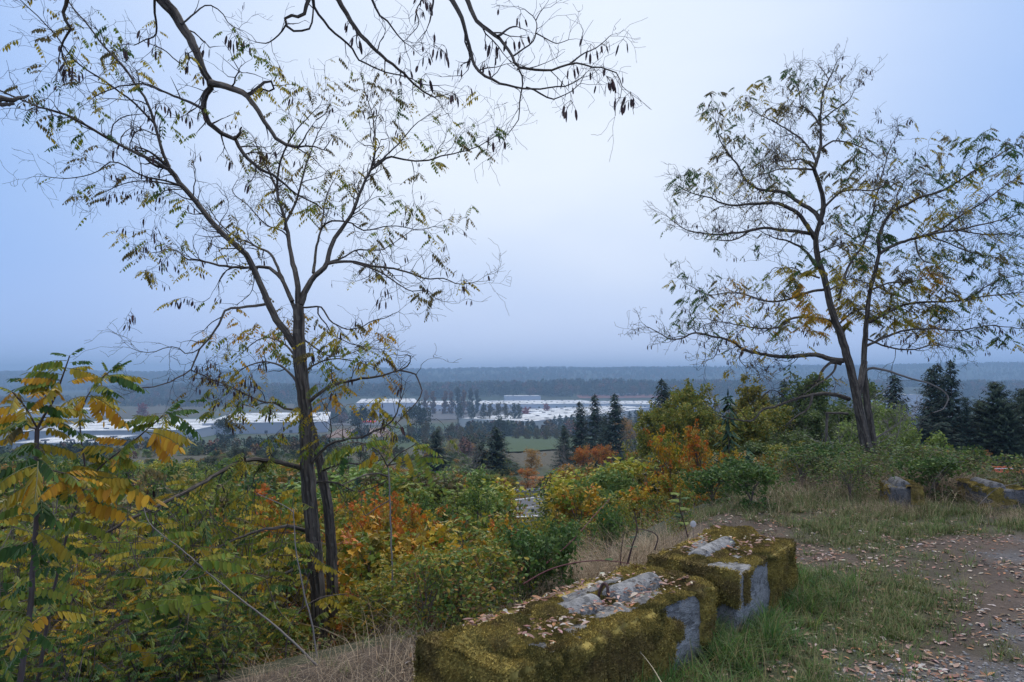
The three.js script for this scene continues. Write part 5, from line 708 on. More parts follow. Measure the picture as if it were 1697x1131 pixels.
  T.pods([[740, 10, 50, 8], [820, 25, 60, 9], [740, 115, 50, 9], [725, 90, 50, 5], [800, 60, 50, 6], [770, 60, 50, 4], [985, 80, 40, 4], [1008, 85, 40, 3], [1025, 145, 30, 7], [1035, 148, 30, 5], [995, 165, 70, 5], [960, 130, 60, 3], [920, 165, 50, 2], [850, 225, 40, 3], [560, 25, 50, 4], [330, 200, 40, 4], [300, 100, 60, 5], [100, 70, 50, 5], [410, 40, 40, 4], [240, 70, 50, 5], [430, 260, 60, 6], [655, 110, 60, 5]], 0.98, 120);
}
// ---------------------------------------------------------------- near locust saplings at the left, with big golden leaves
function sapling(label, seed, foot, stems, leafList, o = {}) {
  const T = new Locust('locust_sapling', label, 'sapling', foot, seed), r = T.r;
  for (const [px, d0, d1, r0, r1, so] of stems) T.bough('stem', px, d0, d1, r0 * 0.62, r1 * 0.62, { noTwig: true, step: 0.05, mat: M.cane, ...so, thin: 1 });
  const put = (p, q, c, s = 1) => { // a leaf from p to q
    const d = q.clone().sub(p), len = d.length(), g = pick(bigLeaf[c], r), m = part('leaf', g, M.leaf, T.t); m.position.copy(p); m.rotation.set((r() - 0.5) * 0.35, atan2(-d.z, d.x), asin(clamp(d.y / len, -1, 1)) + 0.12, 'YXZ'); const k = len / 0.24; const w = k * min(1.25, s) * 1.0; m.scale.set(k, w, w); };
  for (const [x0, y0, x1, y1, d, c, dz = 0, s = 1] of leafList) put(T.local(at(x0, y0, d)), T.local(at(x1, y1, d + dz)), c, s);
  for (const [si, n, c, len, from = 0.3] of o.auto ?? []) { const { pts } = T.paths[si]; for (let k = 0; k < n; k++) { const t = from + (1 - from) * (k + r()) / n, i = min(pts.length - 2, floor(t * (pts.length - 1))), p = pts[i], a = r() * 2 * PI, l = len * (0.7 + 0.6 * r()); put(p, p.clone().add(V(cos(a) * l, l * (0.25 - 0.7 * r()), sin(a) * l)), pick(c, r)); } }
  return T.t;
}
{
  const f1 = at(28, 1160, 2.5); sapling('golden-leaved locust sapling nearest the left frame edge, on a dark upright stem', 1101, f1, [
    [[[28, 1165], [40, 1080], [50, 1000], [58, 900], [62, 820], [60, 760], [61, 712]], 2.5, 2.5, 7.5, 5.5], [[[61, 712], [72, 690], [87, 667], [95, 648], [102, 629], [107, 615], [111, 600], [115, 590]], 2.5, 2.4, 4, 1.6], [[[60, 708], [50, 690], [39, 671], [30, 660], [20, 650]], 2.5, 2.3, 3, 1.4], [[[63, 714], [76, 706], [89, 696], [102, 686], [116, 676]], 2.5, 2.7, 2.6, 1.4], [[[62, 712], [40, 706], [20, 703], [-8, 701]], 2.5, 2.6, 2.4, 1.6], [[[62, 776], [84, 780], [106, 785], [125, 794], [143, 804]], 2.5, 2.4, 2.4, 1.4]],
    [[110, 598, 52, 606, 2.4, 'lime'], [104, 622, 44, 616, 2.42, 'lime'], [112, 634, 153, 622, 2.35, 'gold', 0.05, 1.3], [110, 614, 150, 606, 2.45, 'yellow'], [114, 602, 150, 598, 2.4, 'green'], [89, 645, 32, 641, 2.45, 'yellow', 0, 1.2], [86, 650, 47, 676, 2.4, 'gold', -0.05, 1.3], [95, 648, 108, 663, 2.5, 'gold'], [51, 630, 14, 627, 2.6, 'green'], [20, 650, -6, 640, 2.3, 'lime'], [20, 650, -2, 668, 2.3, 'gold'], [39, 671, 10, 662, 2.3, 'yellow'], [115, 590, 135, 575, 2.4, 'green'], [113, 590, 85, 584, 2.4, 'green'],
      [61, 735, 8, 755, 2.3, 'green', 0, 1.4], [61, 735, 30, 790, 2.2, 'green', 0, 1.5], [60, 770, -4, 800, 2.2, 'yellow', -0.1, 1.7], [62, 765, 66, 830, 2.2, 'yellow', -0.1, 1.5], [61, 785, 24, 838, 2.2, 'gold', -0.1, 1.5], [62, 800, 0, 830, 2.25, 'yellow', 0, 1.5], [63, 745, 90, 775, 2.5, 'lime'], [100, 783, 85, 820, 2.4, 'gold', 0, 1.4], [106, 785, 112, 830, 2.4, 'yellow', 0, 1.3], [120, 792, 148, 828, 2.4, 'gold', 0, 1.2],
      [60, 880, 88, 915, 2.3, 'yellow', 0, 1.2], [58, 895, 20, 920, 2.3, 'green', 0, 1.4], [57, 905, 70, 940, 2.3, 'green', 0, 1.3], [55, 960, 15, 985, 2.3, 'green', 0, 1.3], [48, 1020, 5, 1045, 2.3, 'lime', 0, 1.3], [46, 1040, 90, 1070, 2.3, 'green', 0, 1.3], [42, 1070, 10, 1110, 2.2, 'green', 0, 1.4]], { auto: [[0, 30, ['green', 'lime', 'yellow', 'green'], 0.15, 0.3], [1, 14, ['lime', 'yellow', 'green', 'gold'], 0.12, 0.1], [2, 10, ['lime', 'yellow', 'gold', 'green'], 0.12, 0.2], [3, 7, ['yellow', 'lime'], 0.11], [4, 9, ['yellow', 'lime', 'dull'], 0.12], [5, 9, ['gold', 'yellow', 'lime'], 0.12]] });
  const f2 = at(60, 1150, 2.9); sapling('locust sapling with a long slanting stem and golden leaf tufts right of the leftmost one', 1102, f2, [
    [[[60, 1150], [75, 1050], [95, 950], [115, 870], [142, 803], [173, 767], [203, 745], [224, 728], [244, 712], [258, 700], [270, 689]], 2.9, 2.7, 5, 1.5], [[[142, 803], [140, 770], [134, 730], [132, 695], [138, 672], [148, 650], [160, 635], [177, 619], [190, 611], [200, 606]], 2.8, 2.7, 2.6, 1.2]],
    [[177, 620, 195, 600, 2.7, 'green'], [180, 618, 172, 600, 2.7, 'lime'], [196, 632, 240, 646, 2.75, 'green', 0, 0.9], [176, 622, 231, 637, 2.7, 'green'], [195, 608, 217, 597, 2.7, 'green', 0, 0.7], [150, 655, 208, 698, 2.6, 'gold', 0, 1.5], [150, 655, 172, 698, 2.6, 'gold', 0, 1.4], [140, 660, 114, 686, 2.6, 'gold', 0, 1.4], [158, 638, 190, 662, 2.7, 'lime', 0, 1.2], [160, 640, 200, 655, 2.7, 'green', 0, 1.1], [170, 625, 150, 640, 2.7, 'lime', 0, 1.1],
      [270, 690, 213, 696, 2.7, 'lime', 0, 1.1], [272, 688, 326, 677, 2.75, 'green', 0, 1.1], [278, 684, 333, 718, 2.8, 'green', 0, 1.1], [310, 666, 342, 662, 2.85, 'green', 0, 0.8], [268, 690, 300, 660, 2.75, 'green'], [240, 716, 302, 736, 2.6, 'gold', -0.05, 1.6], [246, 710, 312, 722, 2.62, 'yellow', 0, 1.4], [242, 716, 288, 758, 2.6, 'gold', 0, 1.5], [205, 743, 195, 775, 2.65, 'lime', 0, 1.3], [225, 727, 200, 745, 2.65, 'lime', 0, 1.1], [195, 745, 140, 737, 2.7, 'yellow', 0, 1.4], [180, 762, 196, 785, 2.7, 'lime'], [102, 738, 136, 766, 2.8, 'green', 0, 1.1], [160, 780, 120, 770, 2.7, 'yellow', 0, 1.3], [150, 795, 100, 800, 2.6, 'gold', 0, 1.5], [145, 800, 215, 790, 2.6, 'yellow', 0, 1.4], [150, 800, 190, 830, 2.6, 'gold', 0, 1.6], [148, 806, 258, 820, 2.6, 'gold', 0, 1.3], [160, 790, 235, 810, 2.6, 'yellow', 0, 1.4], [142, 810, 170, 850, 2.6, 'gold', 0, 1.5], [135, 830, 215, 850, 2.6, 'gold', 0, 1.2], [130, 850, 90, 890, 2.7, 'lime'], [110, 900, 150, 920, 2.7, 'green'], [95, 960, 140, 985, 2.7, 'lime']], { auto: [[0, 36, ['gold', 'yellow', 'lime', 'lime', 'green'], 0.14, 0.25], [1, 18, ['lime', 'lime', 'yellow', 'green'], 0.12, 0.1]] });
  const f3 = at(150, 1160, 3.6); sapling('low slanting locust shoot with lime leaves in the left foreground', 1103, f3, [
    [[[110, 1160], [146, 1069], [175, 1050], [205, 1031], [230, 1014], [252, 999], [275, 980], [293, 964], [310, 946], [330, 925]], 3.6, 4.2, 4, 1.6], [[[252, 999], [240, 960], [225, 930], [215, 900]], 3.9, 4, 2, 1], [[[293, 964], [320, 960], [345, 950]], 4.1, 4.1, 2, 1]],
    [[205, 1005, 350, 985, 3.7, 'lime', 0, 0.9], [252, 995, 345, 1010, 3.7, 'lime', 0, 0.9], [250, 960, 175, 965, 3.9, 'lime', 0, 0.9], [300, 930, 230, 925, 4, 'lime'], [325, 930, 400, 935, 4, 'lime'], [290, 965, 350, 985, 3.9, 'green'], [240, 1010, 330, 1045, 3.7, 'green'], [220, 1020, 280, 1060, 3.7, 'green'], [150, 1068, 60, 1100, 3.3, 'green', 0, 1.2], [170, 1055, 230, 1095, 3.4, 'lime', 0, 1.3], [160, 1062, 120, 1120, 3.3, 'green', 0, 1.3], [190, 1040, 180, 1085, 3.5, 'yellow', 0, 1.2], [180, 1045, 260, 1090, 3.5, 'yellow', 0, 1.1], [230, 985, 200, 1010, 3.8, 'gold'], [215, 905, 180, 920, 4, 'lime'], [215, 905, 260, 900, 4, 'yellow']], { auto: [[0, 8, ['green', 'lime'], 0.22], [1, 5, ['lime', 'yellow'], 0.2], [2, 3, ['lime'], 0.2]] });
  const f4 = groundAt(525, 3.9, 1100); sapling('thin grey leaning cane rising left from the dry grass at the bank edge', 1104, f4, [
    [[[526, 1104], [500, 1078], [476, 1056], [454, 1036], [425, 1014], [399, 994], [382, 980], [366, 967], [342, 948], [322, 930], [306, 916], [293, 905], [270, 888], [249, 870], [240, 850], [236, 832]], 3.9, 4.4, 3.2, 1.2, { mat: M.grey }]], [[322, 930, 385, 915, 4.2, 'lime'], [330, 935, 310, 975, 4.2, 'lime'], [293, 905, 250, 925, 4.3, 'yellow'], [270, 888, 320, 880, 4.3, 'lime'], [249, 870, 205, 862, 4.3, 'yellow'], [236, 834, 265, 845, 4.4, 'yellow'], [360, 962, 420, 955, 4.2, 'lime'], [345, 950, 300, 945, 4.2, 'green']]);
  const f5 = groundAt(527, 4.0, 1100); sapling('slender pale grey cane standing before the left trunk', 1105, f5, [[[[529, 1102], [524, 1080], [516, 1030], [505, 989], [497, 950], [490, 913], [488, 880], [486, 843]], 4.0, 4.2, 3, 1.4, { mat: M.grey }], [[[487, 850], [470, 838], [440, 825], [425, 818]], 4.2, 4.3, 1.3, 0.8, { mat: M.grey }]], []);
  const f6 = groundAt(648, 5.2, 1100); sapling('pale thin upright sapling with one tuft of branches right of the twin trunk', 1106, f6, [[[[656, 1110], [654, 1050], [651, 980], [649, 920], [647, 860], [645, 800], [643, 770]], 5.2, 5.6, 3.2, 2, { mat: M.grey }], [[[643, 790], [625, 785], [600, 790], [565, 805]], 5.6, 5.2, 2.4, 1.2], [[[643, 772], [660, 768], [685, 762], [720, 752]], 5.6, 5.2, 2, 1], [[[644, 830], [620, 845], [606, 855], [602, 848]], 5.6, 5.3, 1.6, 1], [[[643, 775], [630, 752], [610, 738], [585, 733], [560, 740]], 5.6, 5, 2, 1], [[[643, 772], [662, 752], [680, 742], [690, 735]], 5.6, 5.1, 2, 1]], [[700, 757, 722, 805, 5.1, 'lime', 0, 1.1], [690, 760, 735, 760, 5.1, 'lime'], [640, 775, 600, 765, 5.3, 'lime'], [605, 737, 562, 752, 5, 'lime', 0, 1.2], [632, 754, 592, 770, 5, 'yellow', 0, 1.2], [600, 738, 640, 728, 5, 'lime', 0, 1.1], [585, 734, 545, 760, 5, 'lime', 0, 1.2], [575, 736, 560, 785, 5, 'green', 0, 1.2], [560, 740, 530, 775, 5, 'lime', 0, 1.2], [662, 752, 655, 785, 5.1, 'yellow', 0, 1.2], [680, 742, 712, 735, 5.1, 'lime', 0, 1.1], [688, 737, 700, 775, 5.1, 'lime', 0, 1.2], [690, 736, 728, 752, 5.1, 'lime', 0, 1.1], [672, 746, 690, 785, 5, 'yellow', 0, 1.2], [620, 744, 608, 775, 5, 'gold', 0, 1.1]]);
  const f7 = groundAt(745, 6.3, 1050); sapling('locust sapling with a cluster of lemon-yellow leaves among the shrubs right of centre-left', 1107, f7, [[[[752, 1050], [760, 990], [765, 940], [768, 905], [762, 880]], 6.3, 6.2, 2, 1]], [[768, 905, 742, 900, 6.1, 'gold', 0, 1.3], [766, 900, 785, 918, 6.1, 'gold', 0, 1.3], [764, 890, 775, 880, 6.1, 'yellow', 0, 1.3], [768, 908, 752, 918, 6, 'gold', 0, 1.3], [766, 895, 745, 888, 6.1, 'yellow', 0, 1.2], [768, 912, 785, 905, 6, 'yellow', 0, 1.3]]);
  const f8 = groundAt(470, 5, 1050); sapling('low locust sapling with lime leaves in front of the twin trunk foot', 1108, f8, [[[[470, 1110], [480, 1040], [500, 1010], [535, 990], [575, 985]], 4.9, 5.2, 2.4, 1.2], [[[480, 1040], [455, 1000], [440, 960]], 4.95, 5, 2, 1], [[[500, 1010], [510, 960], [520, 930]], 5, 5, 2, 1]], [[515, 935, 560, 945, 5, 'yellow'], [520, 930, 490, 925, 5, 'lime'], [540, 990, 575, 1010, 5, 'yellow'], [575, 985, 600, 995, 5.1, 'yellow'], [550, 988, 520, 1000, 5, 'yellow'], [440, 960, 400, 950, 5, 'lime'], [455, 1000, 415, 1010, 5, 'green']], { auto: [[0, 6, ['yellow', 'lime'], 0.18], [1, 5, ['lime', 'green'], 0.2]] });
}
// ---------------------------------------------------------------- leafy locust shoots that fill the left foreground
function joined(list) { const b = new MB(), p = V(), nm = V(), n3 = new THREE.Matrix3(); for (const [g, mt] of list) { n3.getNormalMatrix(mt); const a = g.attributes, s = b.count; for (let k = 0; k < a.position.count; k++) { p.fromBufferAttribute(a.position, k).applyMatrix4(mt); nm.fromBufferAttribute(a.normal, k).applyMatrix3(n3).normalize(); b.v(p.x, p.y, p.z, nm.x, nm.y, nm.z, [a.color.getX(k), a.color.getY(k), a.color.getZ(k)]); } for (const i of g.index.array) b.i.push(s + i); } return b.geo(); }
{
  const bush = (seed, h, tones, n) => { n = floor(n * 1.5);
    const r = rng(seed), t = new THREE.Group(); t.name = numbered('locust_shoot'); tag(t, '', 'shrub'); const wood = new MB(), list = [], mt = new THREE.Matrix4(), q = new THREE.Quaternion(), e = new THREE.Euler();
    for (let s = 0; s < 6; s++) { const a = r() * 6.28, out = h * (0.15 + 0.32 * r()), pts = []; for (let k = 0; k <= 6; k++) { const f = k / 6; pts.push(V(cos(a) * out * f * (0.5 + 0.6 * f) + (r() - 0.5) * 0.04, h * (0.7 + 0.3 * r() * (k === 6)) * f - (k ? 0 : 0.25), sin(a) * out * f * (0.5 + 0.6 * f) + (r() - 0.5) * 0.04)); } wood.tube(pts, pts.map((_, k) => 0.011 * (1.1 - k / 6.5)), 5, C.white);
      for (let k = 0; k < n / 6; k++) { const f = pow(r(), 0.6) * 5.98, p = pts[floor(f)].clone().lerp(pts[floor(f) + 1], f % 1); if (p.y < 0.12 * h) continue; if (r() < 0.6) { const p2 = p.clone().add(rdir(r, 0.1).multiplyScalar(0.2 + 0.2 * r())); wood.tube([p, p2], [0.004, 0.002], 3, C.white, false); p.copy(p2); } const sc = 0.6 + 0.4 * r(); q.setFromEuler(e.set((r() - 0.5) * 0.5, r() * 6.28, 0.35 - 0.8 * r(), 'YXZ')); list.push([pick(bigLeaf[pick(tones, r)], r), mt.clone().compose(p, q, V(sc, sc, sc))]); } }
    part('stems', wood.geo(), M.cane, t); part('foliage', joined(list), M.leaf, t, 'stuff'); return t;
  };
  const kinds = [bush(411, 1.8, ['yellow', 'lime', 'lime', 'green', 'yellow'], 110), bush(412, 1.8, ['lime', 'green', 'lime', 'yellow'], 110), bush(413, 1.8, ['yellow', 'dull', 'lime', 'gold', 'lime'], 110), bush(414, 1.2, ['green', 'lime', 'green'], 80)].map((t, k) => placer(t, k === 3 ? 1.2 : 1.8));
  const LIST = [[430, 830, 6.8, 2], [385, 815, 6.6, 0], [340, 830, 6.2, 1], [300, 805, 6.4, 2], [255, 815, 6, 0], [215, 800, 5.6, 1], [170, 815, 5.4, 2], [125, 795, 5.2, 0], [80, 810, 5.0, 1], [35, 790, 4.8, 2], [-10, 800, 4.6, 0], [395, 890, 5.2, 0], [350, 895, 4.9, 2], [300, 880, 4.8, 1], [250, 890, 4.5, 0], [205, 870, 4.3, 2], [150, 885, 4.1, 1], [100, 870, 4.0, 0], [50, 880, 3.8, 1], [0, 870, 3.6, 2], [330, 960, 4.3, 1], [280, 970, 4.0, 3], [225, 960, 3.8, 0], [170, 975, 3.5, 1], [115, 960, 3.3, 2], [60, 985, 3.1, 3], [10, 980, 3.0, 1], [380, 985, 4.5, 0], [420, 1000, 4.8, 1], [300, 1050, 3.7, 0], [230, 1060, 3.4, 3], [150, 1060, 3.0, 1], [80, 1070, 2.8, 3], [370, 1060, 4.0, 3], [0, 1060, 2.6, 3], [630, 985, 5.2, 2], [680, 960, 5.8, 1]];
  const names = ['yellow-leaved locust shoot', 'lime-leaved locust shoot', 'browning golden locust shoot', 'low green locust shoot'];
  names.forEach((nm, k) => { const list = LIST.filter((q) => q[3] === k), say = ordinals(list, nm + ' at the left'); list.forEach(([x, y, d], i) => kinds[k](x, y, d, say[i], nm.replace('shoot', 'shoots') + ' in the left foreground', {})); });
}
// ---------------------------------------------------------------- mossy concrete blocks
const mossCol = (x, y, z, r) => { const n = fbm(x * 9, y * 9, z * 9 + 4, 3), m = fbm(x * 40, y * 40, z * 40, 2); return vary(mixc(mixc(mixc([0.11, 0.088, 0.02], [0.2, 0.135, 0.05], smooth(0.4, 0.6, fbm(x * 5 + 3, y * 5, z * 5, 2))), [0.40, 0.295, 0.075], smooth(0.38, 0.66, n)), [0.22, 0.19, 0.045], m * 0.5), r, 0.18); };
const mossTuft = [0, 1, 2].map((s) => { const b = new MB(), r = rng(700 + s); for (let k = 0; k < 9; k++) { const d = rdir(r, 0.75).normalize(), l = 0.005 + 0.007 * r(); b.leaf(V((r() - 0.5) * 0.014, -0.002, (r() - 0.5) * 0.014), d, side(d, r), l, l * 0.42, vary([1, 1, 1], r, 0.35), 0, 0.1); } return b.geo(); });
const mossBlade = std({ vertexColors: true, roughness: 1, side: THREE.DoubleSide });
// pos: middle of the near top edge; turn: its length runs along local +x; face masks return moss thickness from 0 to 1
function block(label, pos, turn, L, W, H, o) {
  const t = thing('concrete_block', label, 'concrete block', pos, turn * PI / 180), r = rng(o.seed), q = (x, y, z, k) => fbm(x * k + o.seed, y * k, z * k, 3);
  const body = new RoundedBoxGeometry(L, H, W, 6, 0.035).translate(L / 2, -H / 2, 0), bp = body.attributes.position; for (let k = 0; k < bp.count; k++) { const x = bp.getX(k), y = bp.getY(k), z = bp.getZ(k), n = (q(x, y, z, 3) - 0.5) * 0.03; bp.setXYZ(k, x + n * 0.6, y + n * 0.5, z + n); } body.computeVertexNormals(); part('body', body, o.mat ?? M.conc, t);
  const R = o.R ?? 0.078, z0 = o.z0 ?? -0.05;
  for (const [a, e] of o.ridges ?? []) {
    const b = new MB(), n = 26, m = 14; for (let i = 0; i <= n; i++) for (let j = 0; j <= m; j++) { const x = lerp(a, e, i / n), th = PI * j / m, end = min(1, sqrt(min(x - a, e - x) / 0.035 + 0.02)), rr = R * end * (0.94 + 0.14 * q(x, th * 0.1, 1, 8)); const y = sin(th) * rr - 0.012, z = z0 - cos(th) * rr * 1.05; b.v(x, y, z, 0, sin(th), -cos(th), C.white, x, th * R); if (i && j) { const k = i * (m + 1) + j; b.t(k - m - 2, k - 1, k); b.t(k - m - 2, k, k - m - 1); } }
    const g = b.geo(); g.computeVertexNormals(); part('ridge', g, o.mat ?? M.conc, t);
  }
  if (o.loop) { const c = new THREE.CatmullRomCurve3([V(o.loop, -0.03, z0 - 0.035), V(o.loop + 0.005, 0.05, z0 - 0.03), V(o.loop + 0.012, 0.098, z0 - 0.005), V(o.loop + 0.008, 0.09, z0 + 0.02), V(o.loop, 0.03, z0 + 0.032), V(o.loop, -0.03, z0 + 0.034)]); part('lifting_loop', new THREE.TubeGeometry(c, 24, 0.0085, 8), M.rustm, t); }
  // moss cushions: a sheet over left side, top and right side, and one over each end
  const spots = [], b = new MB(), rise = (x, z) => { if (!o.hump) return 0; const [a, e, k] = o.hump, f = smooth(a - 0.05, a + 0.06, x) * smooth(e + 0.05, e - 0.06, x), u = (z - z0) / (R * 1.5); return f * k * sqrt(max(0, 1 - u * u)); };
  const put = (P, N, thick, row, i, j, n) => { const h = thick > 0 ? thick * (0.5 + 0.9 * q(P.x, P.y, P.z, 14)) : 0, k = thick > 0 ? h * (o.deep ?? 0.042) + 0.001 : -0.03, c = mossCol(P.x + o.seed, P.y, P.z, r); b.v(P.x + N.x * k, P.y + N.y * k, P.z + N.z * k, N.x, N.y, N.z, c); if (thick > 0.005 || (thick > -0.22 && r() < 0.3 + thick)) for (let s = 0; s < (o.dense ?? 2); s++) if (r() < 0.85) spots.push([P.x + N.x * max(k, 0) + (r() - 0.5) * 0.012, P.y + N.y * max(k, 0) + (r() - 0.5) * (abs(N.y) > 0.7 ? 0 : 0.012), P.z + N.z * max(k, 0) + (r() - 0.5) * 0.012, 0.8 + 0.9 * r(), 0.7 + 0.8 * r(), r() * 6.28, c, [N.z * 1.1, -N.x * 1.1]]); if (i && j) { const a = b.count - 1, w = n + 1; b.t(a - w - 1, a - w, a); b.t(a - w - 1, a, a - 1); } };
  const st = o.step ?? 0.0125, nx = floor(L / st), hw = W / 2, total = W + 2 * o.skirt, nw = floor(total / st);
  for (let i = 0; i <= nx; i++) for (let j = 0; j <= nw; j++) { const x = 0.005 + (L - 0.01) * i / nx, w = total * j / nw; let P, N, m; if (w < o.skirt) { P = V(x, w - o.skirt, -hw); N = V(0, 0.2, -1); m = o.left(x, o.skirt - w); } else if (w > o.skirt + W) { const y = w - o.skirt - W; P = V(x, -y, hw); N = V(0, 0.2, 1); m = o.right(x, y); } else { const z = w - o.skirt - hw; P = V(x, rise(x, z), z); N = V(0, 1, 0); m = o.top(x, z); } const e1 = smooth(0.05, 0, abs(w - o.skirt)), e2 = smooth(0.05, 0, abs(w - o.skirt - W)); if (e1) N.add(V(0, 0, -0.7 * e1)); if (e2) N.add(V(0, 0, 0.7 * e2)); if (o.near) N.add(V(-0.9 * smooth(0.06, 0, x), 0, 0)); if (o.far) N.add(V(0.9 * smooth(0.06, 0, L - x), 0, 0)); N.normalize(); put(P, N, m, 0, i, j, nw); }
  for (const [fn, X, nxn] of [[o.near, 0, -1], [o.far, L, 1]]) if (fn) { const n1 = floor(W / st), n2 = floor(o.skirt / st); for (let i = 0; i <= n1; i++) for (let j = 0; j <= n2; j++) { const z = -hw + W * i / n1, y = o.skirt * j / n2; const N = V(nxn, 0.15 + 0.95 * smooth(0.06, 0, y), 0); N.z = smooth(hw - 0.05, hw, z) * 0.8 - smooth(hw - 0.05, hw, -z) * 0.8; put(V(X, -y, z), N.normalize(), fn(z, y), 0, i, j, n2); } }
  const g = b.geo(); g.computeVertexNormals(); part('moss', g, M.moss, t, 'stuff');
  const per = [[], [], []]; spots.forEach((s, k) => per[k % 3].push(s)); per.forEach((s, k) => scatter('moss_tufts', null, mossTuft[k], mossBlade, s, 'stuff', null, t));
  t.userData.frame = undefined; return t;
}
const nz1 = (x, y, k, s) => fbm(x * k + s, y * k, s, 3);
const B1 = { p: V(-0.215, 0.355, -3.06), a: 45.8, L: 1.7, W: 0.55 }, B2 = { p: V(1.17, 0.37, -4.46), a: 51.5, L: 1.12, W: 0.58 };
const concBare = (x, z) => (x > 0.66 && x < 1.02 || x > 1.1 && x < 1.58) && abs(z + 0.02) < 0.085 ? 1 : 0;
block('long near concrete block, thick with moss and leaves, a rusty loop on its rounded ridge', B1.p, B1.a, B1.L, B1.W, 0.62, {
  seed: 3, skirt: 0.42, hump: [0.02, 0.7, 0.075], ridges: [[0.5, 1.0], [1.11, 1.57]], loop: 1.055, z0: -0.02, dense: 4,
  top: (x, z) => { if (concBare(x, z)) return -0.2; const litter = z < -0.12 && x > 0.2 && x < 1.5 ? 0.5 : 0, bare = z > 0.2 && x > 1.3 && x < 1.5 ? 0.3 : 0, mid = z > 0.04 && z < 0.2 && x > 0.75 && x < 1.5 ? 0.5 : 0; return clamp((nz1(x, z, 9, 2) - 0.42) * 2.6 + smooth(0.12, 0.02, x) - litter - bare - mid + (x > 1.56 ? 0.5 : 0) + (z > 0.17 && x < 1.35 ? 0.35 : 0), -1, 1.1); },
  right: (x, y) => { const n = nz1(x, y, 9, 5), dr = nz1(x * 3, y * 0.5, 9, 7); const lobe = 0.09 * smooth(0.03, 0.12, y) * smooth(0.27, 0.16, y), bare = smooth(1.22, 1.28, x - lobe + (n - 0.5) * 0.16) * smooth(1.6, 1.55, x + (n - 0.5) * 0.1 - 0.05 * smooth(0.25, 0.4, y)); return clamp(0.62 + (dr - 0.5) * 2.6 - bare * 2 - (x < 0.35 && y > 0.3 ? 0.6 * n : 0), -1, 1.15); },
  left: (x, y) => clamp(0.8 + (nz1(x, y, 8, 6) - 0.5) * 1.2, -1, 1), near: (z, y) => clamp(0.7 + smooth(0.1, 0, y) + (nz1(z, y, 8, 9) - 0.5) * 2.0 - (z > 0.1 && y > 0.1 ? 0.5 : 0), -1, 1), far: (z, y) => clamp(0.5 + (nz1(z, y, 8, 11) - 0.5) * 2, -1, 1),
});
block('farther concrete block with a grey corner face streaked by moss, standing in green grass', B2.p, B2.a, B2.L, B2.W, 0.62, {
  seed: 8, skirt: 0.4, hump: [0.84, 1.1, 0.05], ridges: [[0.16, 0.78]], dense: 4, z0: -0.06, R: 0.07,
  top: (x, z) => { if (x > 0.24 && x < 0.78 && abs(z + 0.06) < 0.075) return -0.2; const bareC = smooth(0.3, 0.12, x) * smooth(0.0, 0.1, z), bareL = z < -0.13 && x > 0.3 && x < 0.8 ? 0.45 : 0; return clamp((nz1(x, z, 8, 12) - 0.42) * 2.4 - bareC * 1.3 - bareL + (x > 0.8 ? 0.35 : 0) + smooth(0.12, 0.02, x) * (z < 0.06 ? 1.2 : 0.2), -1, 1); },
  right: (x, y) => { const n = nz1(x, y, 8, 15), dr = nz1(x * 3, y * 0.45, 9, 17); const m = smooth(0.56, 0.64, x + (n - 0.5) * 0.12), drip = smooth(0.09, 0.03, abs(x - 0.2 + 0.05 * sin(y * 12))) * smooth(0.34, 0.2, y + n * 0.1), edge = smooth(0.05, 0.01, y + (n - 0.5) * 0.05); return clamp(m * (0.7 + (dr - 0.4) * 1.3) + drip * 0.5 + edge * 0.4 - 0.3 - (m < 0.5 ? 0.1 : 0), -1, 1.1); },
  left: (x, y) => clamp(0.7 + (nz1(x, y, 8, 16) - 0.5), -1, 1),
  near: (z, y) => { const n = nz1(z, y, 8, 19); return clamp(0.85 + smooth(0.06, 0, y) * 0.6 + (n - 0.5) * 1.4 - smooth(0.17, 0.25, y + (n - 0.5) * 0.22) * 1.9 - smooth(0.06, 0.02, abs(z + 0.06 + (n - 0.5) * 0.06)) * smooth(0.03, 0.06, y) * 1.3, -1, 1.1); }, far: null,
});
{
  const p3 = at(1500, 809, 8.3), p4 = at(1674, 812, 8.2), low = (k) => (x, y) => clamp((nz1(x, y, 7, k) - 0.5) * 2 + 0.1, -1, 0.9);
  block('leaning grey block with a mossy right shoulder among dry stems, below the right tree', V(p3.x, p3.y, p3.z), 72, 0.6, 0.34, 0.6, { seed: 21, mat: M.concDark, skirt: 0.36, ridges: [[0.04, 0.55]], R: 0.085, z0: 0, top: (x, z) => (z > 0.02 ? 0.6 : -0.2), right: (x, y) => clamp(0.7 - y * 2.2 + (nz1(x, y, 8, 3) - 0.5), -1, 1), left: low(4), near: (z, y) => (z > 0.06 && y < 0.2 ? 0.8 : -0.3), far: null });
  block('weathered grey block draped with dead stems near the right frame edge', V(p4.x, p4.y, p4.z), 84, 0.7, 0.5, 0.6, { seed: 27, mat: M.concDark, skirt: 0.3, ridges: [[0.04, 0.6]], R: 0.08, z0: -0.08, top: low(7), right: low(8), left: low(9), near: (z, y) => clamp((nz1(z, y, 7, 5) - 0.58) * 2, -1, 0.5), far: null });
}
